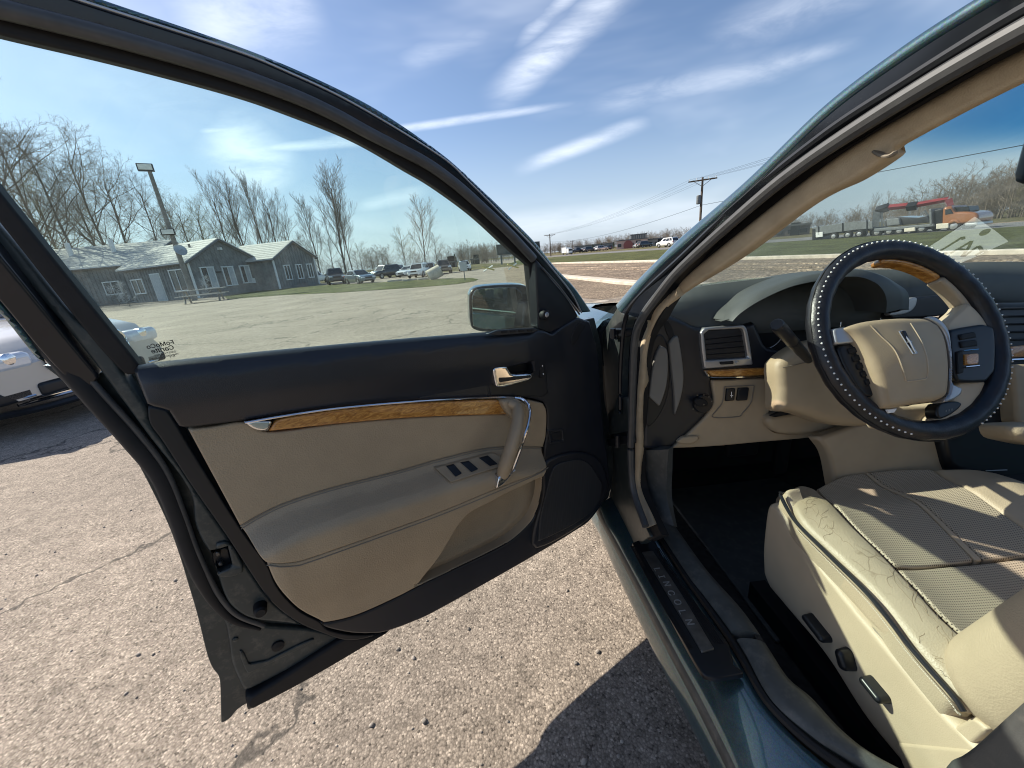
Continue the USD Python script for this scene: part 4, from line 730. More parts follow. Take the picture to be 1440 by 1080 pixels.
UVa = WF.uv(ab, .035); ca_ = UVa.mean(0)
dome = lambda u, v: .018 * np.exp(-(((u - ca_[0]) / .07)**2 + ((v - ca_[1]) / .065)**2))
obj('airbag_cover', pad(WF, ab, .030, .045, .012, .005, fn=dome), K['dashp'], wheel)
for L in ([(1232, 455), (1242, 470), (1256, 490), (1267, 515), (1277, 535)], [(1288, 452), (1297, 475), (1304, 500), (1308, 528), (1300, 533), (1278, 536)]):
    q = spline(WF.uv(L, .045, None), 40); obj('cover_seam', tube(WF.world(q[:, 0], q[:, 1], .0302 + dome(q[:, 0], q[:, 1])), .0012, 5), K['beigep'], wheel)
silv = [(1302, 446), (1312, 444), (1323, 449), (1333, 460), (1338, 475), (1341, 510), (1341, 540), (1355, 546), (1352, 555), (1340, 563), (1328, 566), (1330, 560), (1336, 552), (1338.5, 525), (1336, 490), (1330, 470), (1320, 456)]
wp('spoke_trim', silv, .030, .02, .004, K['silver'], .005)
wp('spoke_trim', [(1172, 462), (1190, 459.5), (1202, 470), (1208, 481), (1176, 484)], .022, .02, .004, K['silver'], .005)
wp('button_panel', [(1177, 485), (1208, 482), (1219, 500), (1230, 525), (1241, 553), (1219, 560), (1203, 542), (1190, 520), (1181, 500)], .016, .03, .005, K['trimblk'], sm=1)
for k in range(5):
    q0, q1 = np.array([(1193 + 6 * k, 494 + 11 * k), (1207 + 5.6 * k, 490 + 10.6 * k)]); wp('wheel_button', [q0 + (0, -4), q1 + (0, -4), q1 + (3, 4), q0 + (3, 4)], .019, .01, .002, K['black'], .004)
wp('button_panel', [(1334, 466), (1340, 462), (1397, 453), (1402, 480), (1400, 536), (1352, 538), (1344, 532), (1337, 500)], .016, .03, .005, K['trimblk'], sm=1)
for q in ([(1350, 470), (1372, 466), (1374, 474), (1352, 478)], [(1351, 480), (1374, 477), (1376, 486), (1353, 489)], [(1346, 494), (1355, 492), (1356, 524), (1347, 526)]): wp('wheel_button', q, .019, .01, .002, K['black'], .004)
wp('wheel_button', [(1358, 498), (1377, 496), (1377, 512), (1359, 513)], .021, .01, .002, K['wood'], .004, label='brown thumb switch')
obj('chrome_line', [tube([WF.hit(1355, 493, .021), WF.hit(1376, 491, .021)], .0009, 5), tube([WF.hit(1358, 516, .021), WF.hit(1377, 514, .021)], .0014, 5)], K['chrome'], wheel)
wp('cruise_switch', [(1316, 568), (1340, 563), (1356, 566), (1350, 575), (1336, 585), (1319, 591)], .010, .02, .004, K['trimblk'], sm=1)
obj('switch_mark', [pad(WF, [(1330 + 4 * k, 577 - k), (1332 + 4 * k, 576 - k), (1332 + 4 * k, 579 - k), (1330 + 4 * k, 580 - k)], .0105, .002, .0003) for k in range(3)], K['steel'], wheel)
wp('tag_clip', [(1247, 576), (1262, 574), (1258, 580), (1250, 581)], .02, .003, .0005, K['white'])
# emblem: a slim upright frame with a cross in it
e0 = [(1268.5, 465), (1274, 464), (1288, 497), (1282, 498)]
eu = WF.uv(e0, .047); bl = lambda p, w: WF.world([p[0]], [p[1]], w)[0]; wz = lambda p: .0315 + float(dome(np.array([p[0]]), np.array([p[1]]))[0])
cen = eu.mean(0); E_ = [tube([bl(eu[i], wz(eu[i])), bl(eu[(i + 1) % 4], wz(eu[(i + 1) % 4]))], .0011, 6) for i in range(4)]
mt, mb, ml, mr_ = (eu[0] + eu[1]) / 2, (eu[2] + eu[3]) / 2, cen + (-.0085, -.001), cen + (.0085, .001)
E_ += [tube([bl(mt, wz(mt) + .0012), bl(cen, wz(cen) + .002), bl(mb, wz(mb) + .0012)], [.0006, .0019, .0006], 6), tube([bl(ml, wz(ml)), bl(cen, wz(cen) + .0015), bl(mr_, wz(mr_))], [.0005, .0016, .0005], 6)]
obj('emblem', E_, K['silver'], wheel); obj('emblem_field', pad_uv(WF, Polygon(eu).buffer(-.0006), wz(cen) + .0002, .002, .0003, .004), K['trimblk'], wheel)
# column shroud and stalk
CS = Frame([.75, .80, .80], [1, 0, 0], [0, .35, 1])
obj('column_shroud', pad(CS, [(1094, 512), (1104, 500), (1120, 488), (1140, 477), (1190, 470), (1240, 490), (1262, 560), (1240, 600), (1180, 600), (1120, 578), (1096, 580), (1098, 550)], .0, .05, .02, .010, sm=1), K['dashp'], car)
obj('steering_column', tube([CS.hit(1185, 535, -.03), CS.hit(1185, 535, -.30)], .06, 14), K['trimblk'], car)
obj('shroud_seam', tube([CS.hit(1101, 517, .001), CS.hit(1135, 509, .003)], .001, 5), K['stitch'], car)
s0, s1 = WF.hit(1092, 456, .02), CS.hit(1137, 506, .012); ax = s0 - s1; L_ = np.linalg.norm(ax)
obj('stalk', tube([s1, s1 + ax * .25, s1 + ax * .55, s1 + ax * .9, s1 + ax * .985, s0], [.0085, .0105, .0115, .0125, .012, .010], 18), K['navy'], car, label='turn signal stalk')
obj('stalk_ring', tube([s1 + ax * .53, s1 + ax * .56], [.0121, .0121], 18), K['trimblk'], car)

# ---------------------------------------------------------------- driver's seat
seat_side = Frame([.555, 0, 0], [0, -1, 0], [0, 0, 1])
shape = [(1077, 716), (1084, 708), (1094, 705), (1104, 718), (1150, 790), (1192, 845), (1250, 915), (1300, 975), (1345, 1022), (1400, 1060), (1430, 1090), (1330, 1150), (1275, 1084), (1214, 1008), (1159, 922), (1110, 862), (1080, 826), (1072, 806), (1071, 770)]
RG = seat_side.uv([(1092, 714), (1113, 749), (1150, 797), (1192, 848), (1250, 918), (1300, 976), (1340, 1021)], .0); RG = RG[np.argsort(RG[:, 0])]
sidefn = lambda u, v: -.009 * smooth01(v - np.interp(u, RG[:, 0], RG[:, 1]), -.002, .008)
seat = obj('front_seat', pad(seat_side, shape, .0, .05, .012, .012, fn=sidefn), K['beigep'], car, label='front seat in worn beige leather, its plastic side trim')
obj('rear_trim', [pad(seat_side, [(1252, 1040), (1263, 1026), (1338, 1024), (1366, 1008), (1390, 1026), (1360, 1052)], -.002, .03, .004, .01), pad(seat_side, [(1254, 1042), (1362, 1052), (1420, 1100), (1330, 1160), (1270, 1082)], .002, .03, .006, .01)], K['beigep'], seat)
def knob(px0, px1, r, nm, prot=.014):
    p0, p1 = seat_side.hit(*px0, .0), seat_side.hit(*px1, .0); W = seat_side.W; import manifold3d as mf
    pts = [p for q in (p0, p1) for p in (q, q + W * prot)]
    m = mf.Manifold.batch_hull([mf.Manifold.sphere(r * (1 if i % 2 == 0 else .85), 16).translate(list(map(float, p))) for i, p in enumerate(pts)]); obj(nm, tm(m), K['trimblk'], seat, smooth=50)
knob((1143, 868), (1166, 897), .0078, 'seat_switch'); knob((1194, 919), (1198, 934), .0105, 'recline_switch'); knob((1227, 957), (1247, 981), .0078, 'seat_switch')
# cushion
pip = [(1105, 692), (1106, 700), (1126, 733), (1171, 778), (1232, 838), (1292, 912), (1349, 976), (1366, 1000)]
PP = np.array([seat_side.hit(x, y, -.006) for x, y in pip])
vdir = PP[3] - PP[6]; vdir[0] = 0; C0 = PP[6] * [0, 1, 1] + [.56, 0, 0]
CU = Frame(C0, [1, 0, 0], vdir)                                     # cushion top: u to the right, v forward along the seam
obj('cushion_side', pad(seat_side, [(1091, 714), (1094, 700), (1104, 688), (1110, 706), (1130, 738), (1171, 781), (1232, 840), (1292, 914), (1349, 977), (1366, 1002), (1352, 1006), (1306, 966), (1261, 916), (1208, 861), (1139, 779)], -.006, .03, .010, .008), K['beige'], seat, label='beige leather side of the cushion')
crown = lambda u, v: .016 * np.exp(-((u - .045) / .05)**2) - .012 * np.exp(-((u - .24) / .12)**2) - .028 * smooth01(v, .30, .40) + .016 * np.exp(-((u - .44) / .05)**2)
CUp = lambda px: CU.uv(px, 0., crown)
bl_px = [(1128, 680), (1148, 687), (1170, 707), (1202, 741), (1230, 768), (1261, 799), (1292, 832), (1324, 867), (1361, 901), (1385, 930), (1395, 985), (1352, 980), (1292, 911), (1232, 836), (1171, 776), (1126, 731), (1110, 702), (1110, 692), (1117, 684)]
obj('cushion_bolster', pad(CU, bl_px, 0., .05, .010, .009, fn=crown), K['worn'], seat, label='cracked leather side bolster')
obj('piping', tube(spline(PP + [-.0105, 0, .001], 120), .0036, 8), K['navy'], seat)
def perfpad(nm, px, r=.005):
    m = pad(CU, px, -.002, .04, r, .010, fn=crown); obj(nm, m, K['perf'], seat, uv=m.metadata['uv'])
perfpad('cushion_insert', [(1150, 686.5), (1166, 678), (1190, 668), (1216, 664.5), (1258, 693), (1297, 714), (1334, 750), (1371, 788), (1337, 793), (1262, 797), (1231, 767), (1203, 740), (1171, 706)])
perfpad('cushion_insert', [(1222, 664), (1262, 660), (1312, 658.5), (1360, 687), (1400, 714), (1440, 742), (1490, 775), (1440, 782), (1383, 787), (1344, 750), (1304, 712), (1264, 690)])
perfpad('cushion_insert', [(1263, 800), (1338, 796), (1440, 785), (1500, 779), (1620, 850), (1640, 960), (1460, 965), (1385, 928), (1363, 901), (1326, 866), (1294, 831)])
obj('cushion_strip', pad(CU, [(1217, 664.5), (1221, 664), (1263, 690.5), (1303, 712.5), (1343, 750), (1382, 787.5), (1373, 788.5), (1335, 750), (1298, 713), (1259, 692)], -.001, .03, .002, .006, fn=crown), K['beige'], seat)
obj('cushion_bolster', pad(CU, [(1314, 658), (1350, 658), (1400, 664), (1440, 677), (1520, 710), (1640, 790), (1600, 830), (1495, 776), (1441, 742), (1401, 713), (1361, 687)], 0, .05, .010, .012, fn=crown), K['beige'], seat, label='far side bolster of the cushion')
# front roll of the cushion below the front edge
fe_ = CUp([(1107, 690), (1128, 681), (1190, 669), (1292, 659), (1350, 659), (1440, 678)]); fu = np.linspace(.035, .50, 30); fv = np.full(30, fe_[2:, 1].mean() - .012)
rows = [CU.world(fu, fv + dv, crown(fu, fv) - dw) for dv, dw in ((-.03, .006), (0, .010), (.018, .024), (.024, .05), (.016, .10), (.0, .15))]
obj('cushion_front', shell(loft(rows, 30), .01), K['beige'], seat)
# creases and cracks of the worn leather, fine dark cords lying in the surface
rg = random.Random(5); cr = []
def crease(p, q, r=.0003, wob=.004):
    n = 14; P = np.linspace(p, q, n) + np.array([[rg.gauss(0, wob) * math.sin(math.pi * i / (n - 1)), rg.gauss(0, wob) * math.sin(math.pi * i / (n - 1))] for i in range(n)])
    P = spline(P[::2], 30); cr.append(tube(CU.world(P[:, 0], P[:, 1], crown(P[:, 0], P[:, 1]) + .0001), r, 4))
mp_ = lambda x, y: np.array(CU.uv([(x, y)], 0., crown)[0])
for a_, b_ in (((1118, 690), (1170, 712)), ((1122, 702), (1160, 735)), ((1130, 716), (1150, 700)), ((1135, 728), (1175, 745)), ((1150, 742), (1165, 715)), ((1140, 695), (1150, 730)), ((1160, 760), (1172, 730)), ((1165, 740), (1205, 775)), ((1128, 706), (1146, 712)), ((1132, 722), (1142, 712)), ((1168, 752), (1160, 744)),
               ((1250, 800), (1290, 860)), ((1262, 812), (1300, 880)), ((1268, 808), (1310, 872)), ((1290, 840), (1340, 905)), ((1300, 842), (1345, 900)), ((1258, 802), (1256, 830)), ((1320, 880), (1346, 925)), ((1300, 890), (1290, 905)), ((1336, 905), (1345, 950)), ((1310, 920), (1342, 935)), ((1318, 940), (1345, 962))):
    crease(mp_(*a_), mp_(*b_))
def leather_nodes(n, l):                                            # cracked, grimy top of the near bolster
    pass
tag(obj('crease', cr, K['crease'], seat), kind='stuff')
# stitching beside the piping
P = spline(PP + [-.0125, 0, -.0095], 130); sts = [tube([P[i], P[i] * .3 + P[i + 1] * .7], .0008, 5) for i in range(24, 128)]
obj('stitching', sts, K['thread'], seat)
obj('cushion_gap', tube(spline(np.array([seat_side.hit(x, y, -.0075) for x, y in [(1092, 716), (1108, 738), (1139, 780), (1208, 862), (1261, 917), (1306, 967), (1352, 1006)]]), 60), .0018, 5), K['stitch'], seat)
# backrest: a large rounded bolster with the back panel behind it
import manifold3d as mf
def blob(spec): return tm(mf.Manifold.batch_hull([mf.Manifold.sphere(r, 40).translate([x, y, z]) for x, y, z, r in spec]))
bb = side(1352, 965); 
B0 = seat_side.hit(1380, 985, -.05)
obj('backrest', [blob([(.622, B0[1] - .022, B0[2] + .052, .070), (.618, B0[1] - .13, .86, .066), (.66, B0[1] - .20, 1.05, .05), (.72, B0[1] - .17, .50, .06)]),
                 blob([(.69, B0[1] - .12, .50, .06), (.98, B0[1] - .12, .50, .06), (.69, B0[1] - .30, 1.08, .05), (.98, B0[1] - .30, 1.08, .05)]),
                 blob([(1.04, B0[1] - .045, B0[2] + .035, .062), (1.04, B0[1] - .20, 1.05, .05)])], K['beige'], seat, smooth=60)
obj('headrest', blob([(.75, B0[1] - .40, 1.17, .05), (.92, B0[1] - .40, 1.17, .05), (.76, B0[1] - .42, 1.28, .045), (.91, B0[1] - .42, 1.28, .045)]), K['beige'], seat, smooth=60)
obj('seat_base', [box(.82, .50, .36, .46, .34, .16, bev=.02)], K['black'], seat)
for x in (.60, 1.02): obj('seat_rail', box(x, .48, .22, .04, .56, .06), K['black'], seat, smooth=False)
# inside mirror
IMF = WSM.hit(1437, 222, .16) + [.122, 0, 0]
obj('inside_mirror', [box(IMF[0], IMF[1], IMF[2], .23, .03, .06, bev=.014), tube([IMF + [0, .01, .01], IMF + [0, .06, .09]], .012, 8)], K['trimblk'], car)

# ---------------------------------------------------------------- paper tag lying on the dash; the windshield mirrors it
ref = [(1371, 305), (1418, 340), (1318, 405), (1262, 372)]
def mirror_w(p): return p - 2 * np.dot(p - WSM.o, WSM.W) * WSM.W
DT_z = c_y[6][2] + .002
Nn = np.array([0, .15, 1.]); Nn /= np.linalg.norm(Nn); P0 = np.array([1.0, 1.0, DT_z + .001])
Nm = Nn - 2 * np.dot(Nn, WSM.W) * WSM.W; Pm = mirror_w(P0)

LET = [[(1322, 353), (1338, 343), (1353, 334)], [(1353, 334), (1355, 337)], [(1336, 357), (1352, 348), (1366, 340)], [(1366, 340), (1361, 350), (1352, 361)], [(1348, 351), (1357, 353)], [(1355, 361), (1366, 353), (1375, 347)], [(1375, 347), (1378, 349), (1380, 353)], [(1371, 359), (1378, 355), (1384, 352)], [(1384, 352), (1386, 354), (1387, 357)], [(1327, 357), (1331, 358)]]

# pedals and mat in the footwell
ft = (lambda x, y, z: (x, y, z))
obj('floor_mat', box(.80, .95, .192, .46, .62, .012, bev=.005), K['kick'], car)
obj('brake_pedal', [box(.80, 1.17, .40, .11, .03, .06, bev=.01), tube([(.80, 1.19, .40), (.80, 1.26, .62)], .012, 8)], K['black'], car)
obj('gas_pedal', [box(.97, 1.20, .34, .05, .03, .16, bev=.01), tube([(.97, 1.22, .40), (.97, 1.28, .60)], .010, 8)], K['black'], car)
obj('foot_rest', box(.50, 1.24, .32, .10, .05, .24, bev=.015), K['kick'], car)
# ================================================================ ground
def ground_mat(name, c1, c2, scale, bump, bdist, cracks=False, patch=(.75, 1.15), dark=(.05, .045, .04)):
    n = {'g': ('geometry', {}), 'v': ('voronoi_texture', {'scale': scale}), 'v2': ('voronoi_texture', {'scale': scale * .37}), 'big': ('noise_texture', {'scale': .55, 'detail': 6., 'roughness': .6}), 'fine': ('noise_texture', {'scale': scale * 1.7, 'detail': 4., 'roughness': .7}),
         'sep': ('separate_color', {}), 'rp': ('rgb_ramp', {'ramp': [(0., tuple(np.array(c1) * .45)), (.12, c1), (.5, tuple((np.array(c1) + c2) / 2)), (.8, c2), (1., tuple(np.minimum(np.array(c2) * 1.5, .8)))]}),
         'edge': ('map_range', {'from_min': .35, 'from_max': .8, 'to_min': 1., 'to_max': .62, 'clamp': True}), 'em': ('mix_color', {'blend_type': 'multiply', 'fac': 1.}), 'ec': ('combine_color', {}),
         'mid': ('noise_texture', {'scale': 11., 'detail': 6., 'roughness': .8}), 'mm': ('map_range', {'from_min': .34, 'from_max': .66, 'to_min': .74, 'to_max': 1.24, 'clamp': True}), 'mp': ('math', {'math_type': 'multiply'}),
         'pm': ('map_range', {'from_min': .3, 'from_max': .7, 'to_min': patch[0], 'to_max': patch[1], 'clamp': True}), 'pc': ('combine_color', {}), 'px': ('mix_color', {'blend_type': 'multiply', 'fac': 1., 'use_clamp_result': False, 'use_clamp': False}),
         'h': ('math', {'math_type': 'multiply_add', 'value2': -.6}), 'h2': ('math', {'math_type': 'multiply_add', 'value2': .5}), 'u': ('bump', {'strength': bump, 'distance': bdist}), 'p': ('principled_bsdf', {'roughness': .9, 'specular_ior_level': .25})}
    l = [('g.position', 'v.vector'), ('g.position', 'v2.vector'), ('g.position', 'big.vector'), ('g.position', 'fine.vector'), ('v.color', 'sep.color'), ('sep.r', 'rp.fac'), ('v.distance', 'edge.value'), ('edge.result', 'ec.r'), ('edge.result', 'ec.g'), ('edge.result', 'ec.b'), ('rp.color', 'em.a'), ('ec.color', 'em.b'),
         ('big.fac', 'pm.value'), ('g.position', 'mid.vector'), ('mid.fac', 'mm.value'), ('pm.result', 'mp.value1'), ('mm.result', 'mp.value2'), ('mp.value', 'pc.r'), ('mp.value', 'pc.g'), ('mp.value', 'pc.b'), ('em.result', 'px.a'), ('pc.color', 'px.b'), ('v.distance', 'h.value1'), ('fine.fac', 'h.value3'), ('v2.distance', 'h2.value1'), ('h.value', 'h2.value3'), ('h2.value', 'u.height'), ('u.normal', 'p.normal')]
    last = 'px.result'
    if cracks:
        n |= {'cw': ('noise_texture', {'scale': 1.4, 'detail': 5., 'roughness': .7}), 'ca': ('mix_color', {'blend_type': 'linear_light', 'fac': .35, 'use_clamp_result': False, 'use_clamp': False}), 'cv': ('voronoi_texture', {'scale': .42, 'feature': 'distance_to_edge'}), 'cr': ('map_range', {'from_min': .002, 'from_max': .007, 'to_min': .75, 'to_max': 0., 'clamp': True}),
              'cm': ('mix_color', {'b': dark})}
        l += [('g.position', 'cw.vector'), ('g.position', 'ca.a'), ('cw.color', 'ca.b'), ('ca.result', 'cv.vector'), ('cv.distance', 'cr.value'), ('cr.result', 'cm.fac'), (last, 'cm.a')]; last = 'cm.result'
    l.append((last, 'p.base_color'))
    return usdkit.material(stage, '/World/Looks/' + name, n, l, surface='p.BSDF')
K['asphalt'] = ground_mat('worn_asphalt', (.285, .235, .19), (.385, .322, .262), 190., .50, .005, True, (.74, 1.14))
K['dirt'] = ground_mat('bare_dirt', (.24, .18, .13), (.38, .295, .215), 14., 1., .05, False, (.6, 1.2))
K['gravel'] = ground_mat('tan_gravel', (.24, .18, .13), (.40, .31, .22), 30., 1., .03, False, (.7, 1.15))
K['grass'] = ground_mat('short_grass', (.085, .10, .028), (.16, .165, .06), 22., 1., .06, False, (.5, 1.2))
K['drygrass'] = ground_mat('dry_grass', (.12, .105, .045), (.21, .18, .085), 18., 1., .06, False, (.6, 1.2))
K['road'] = ground_mat('highway_asphalt', (.17, .165, .16), (.26, .25, .24), 40., .4, .01)
K['concrete'] = mat('pale_concrete', (.50, .44, .36), .85, var=.25, vs=3., bump=.5, bs=40, bdist=.01)
def structure(name, m, mt, label, kind='structure', smooth=False): return tag(obj(name, m, mt, smooth=smooth), label, None, None, kind)
def sheet(px, z, m=None):
    P = np.array([gz(*p, 0)[:2] if len(p) == 2 else p[:2] for p in px]); P = Polygon(P).buffer(0)
    v, f = trimesh.creation.triangulate_polygon(P, engine='earcut'); return trimesh.Trimesh(np.c_[v, np.full(len(v), z)], f, process=False)
def w2(x, y): return (x, y, 0)
structure('ground', trimesh.Trimesh([[-900, -500, 0], [900, -500, 0], [900, 1500, 0], [-900, 1500, 0]], [[0, 1, 2], [0, 2, 3]], process=False), K['asphalt'], 'sunlit worn asphalt lot with exposed stone chips and cracks')
structure('grass_field', sheet([w2(-890, 62), w2(-40, 62), w2(-8, 48), w2(8, 44), w2(-40, 300), w2(60, 1400), w2(-890, 1400)], .004), K['drygrass'], 'rough dry grass beyond the car park')
structure('soil', sheet([w2(1.2, 40), w2(.5, 14), w2(2.2, 9), w2(5, 4.5), w2(14, -8), w2(40, -60), w2(120, -60), w2(26, 60), w2(8, 60)], .008), K['gravel'], 'tan gravel and soil beyond the lot')
structure('dirt_field', sheet([(800, 393), (895, 401), w2(4.9, 7.6), w2(8.7, 2), w2(17.5, -8), (1440, 357), (1020, 366), (905, 369), (790, 371), w2(5.6, 43)], .012), K['dirt'], 'bare brown road bed between two kerbs')
structure('verge', sheet([w2(6.3, 38.5), (905, 369), (1020, 366), (1440, 357), w2(19, -14), w2(44, 0), w2(30.6, 30), w2(28.2, 42.5), w2(22, 72), w2(8, 110), w2(2.5, 60)], .016), K['grass'], 'green grass verge beside the highway')
structure('highway', sheet([w2(44, -22), w2(33.5, 20), w2(30.9, 31), w2(28.4, 42.8), w2(21, 75), w2(4, 150), w2(-60, 420), w2(-46, 424), w2(16, 153), w2(32, 78), w2(40, 46), w2(46, 20), w2(58, -22)], .020), K['road'], 'grey highway running past the lot')
structure('field', sheet([w2(46.5, 20), w2(40.5, 46), w2(32.5, 78), w2(16.5, 153), w2(-45, 424), w2(-200, 1400), w2(890, 1400), w2(890, -400), w2(58.5, -22)], .006), K['drygrass'], 'flat field beyond the highway')
structure('grass_strip', sheet([(320, 421), (400, 415), (480, 411.5), (539, 407.5), (600, 403.5), (644, 399.5), (668, 395.5), (673, 393), (664, 391), (622, 392), (547, 396.5), (450, 401.5), (400, 406), (350, 411), (315, 417)], .010), K['grass'], 'strip of mown green grass in front of the parked cars')
def kerb(name, P, w, h, label):
    P = spline(np.array(P, float), 60); T = np.gradient(P, axis=0); N = np.stack([-T[:, 1], T[:, 0]], 1); N /= np.linalg.norm(N, axis=1, keepdims=True); b = .02
    prof = [(-w / 2, -.02), (-w / 2, h - b), (-w / 2 + b, h), (w / 2 - b, h), (w / 2, h - b), (w / 2, -.02)]
    rows = np.array([[*(P[i] + N[i] * a), z] for i in range(60) for a, z in prof]); k = len(prof)
    F = [[i * k + j, i * k + j + 1, (i + 1) * k + j + 1] for i in range(59) for j in range(k - 1)] + [[i * k + j, (i + 1) * k + j + 1, (i + 1) * k + j] for i in range(59) for j in range(k - 1)]
    m = trimesh.Trimesh(rows, np.array(F), process=False); m.fix_normals(); return structure(name, m, K['concrete'], label)
kerb('kerb', [gz(x, y)[:2] for x, y in [(775, 371.6), (790, 371), (905, 369), (1020, 366), (1200, 362), (1440, 357.5)]] + [(16.2, -4)], .34, .13, 'pale concrete kerb between the road bed and the grass verge')
kerb('kerb', [gz(x, y)[:2] for x, y in [(785, 389), (800, 391), (850, 396), (897, 400.5)]] + [(5.6, 7.4), (9.2, 1.5)], .42, .10, 'broken pale concrete edging nearest the car')
rgm = np.random.RandomState(11); rid = []
for k in (1, 3, 4):                                                  # wheel ruts and spoil in the road bed
    t0 = .15 + .1 * k; a_, b_ = np.array([6.0, 38.]) * (1 - t0) + np.array([2.8, 17.]) * t0, np.array([15., 0.]) * (1 - t0) + np.array([7.5, 4.]) * t0
    P = np.linspace(np.r_[a_, .0], np.r_[b_, .0], 90); P[:, :2] += (meshkit.fbm(np.c_[np.arange(90) * .11, np.full(90, k * 3.1), np.zeros(90)])[:, None] - .5) * .7
    rid.append(tube(P, .03 + .07 * np.abs(meshkit.fbm(np.c_[np.arange(90) * .5, np.full(90, k * 7.1), np.zeros(90)])), 6, flat=.8))
structure('spoil_ridge', rid, K['dirt'], 'low ridges of churned earth along the road bed', 'stuff')
# loose stones on the asphalt near the door
sts = []
for k in range(260):
    y = .45 + 2.6 * rgm.rand()**1.3; x = -1.9 * y * (rgm.rand()) + .32; r = .003 + .0055 * rgm.rand()**3
    s = trimesh.creation.icosphere(1, r); s.vertices *= (1 + .35 * (rgm.rand(len(s.vertices), 1) - .5)) * [1, .8, .6]; s.apply_transform(trimesh.transformations.rotation_matrix(rgm.rand() * 6, [0, 0, 1])); s.apply_translation([x, y, r * .35]); sts.append(s)
K['stone'] = mat('loose_stone', (.27, .235, .20), .85, var=.75, vs=25)
structure('loose_stones', sts, K['stone'], 'loose dark and pale stones scattered on the asphalt', 'stuff', True)

# ================================================================ buildings
K['siding'] = mat('grey_blue_siding', (.175, .18, .178), .85, var=.30, vs=1.6, extra=lambda n, l: (n.update({'wv': ('wave_texture', {'scale': 1.6, 'bands_direction': 'diagonal', 'distortion': 0.}), 'bm2': ('bump', {'strength': .5, 'distance': .03})}), l.extend([('g.position', 'wv.vector'), ('wv.fac', 'bm2.height'), ('bm2.normal', 'p.normal')])))
K['shingle'] = mat('pale_shingle', (.50, .49, .46), .85, var=.16, vs=2.5, bump=.5, bs=12, bdist=.03)
K['whitep'] = mat('white_trim', (.68, .68, .66), .5)
K['darkwin'] = mat('dark_window', (.02, .024, .028), .06, spec=.6)
K['curtain'] = mat('pale_curtain', (.45, .46, .46), .8)
K['greywood'] = mat('weathered_wood', (.20, .185, .165), .85, var=.3, vs=4)
K['brownroof'] = mat('roof_edge', (.12, .12, .12), .8)
def oriented(P, m): m.apply_transform(P); return m
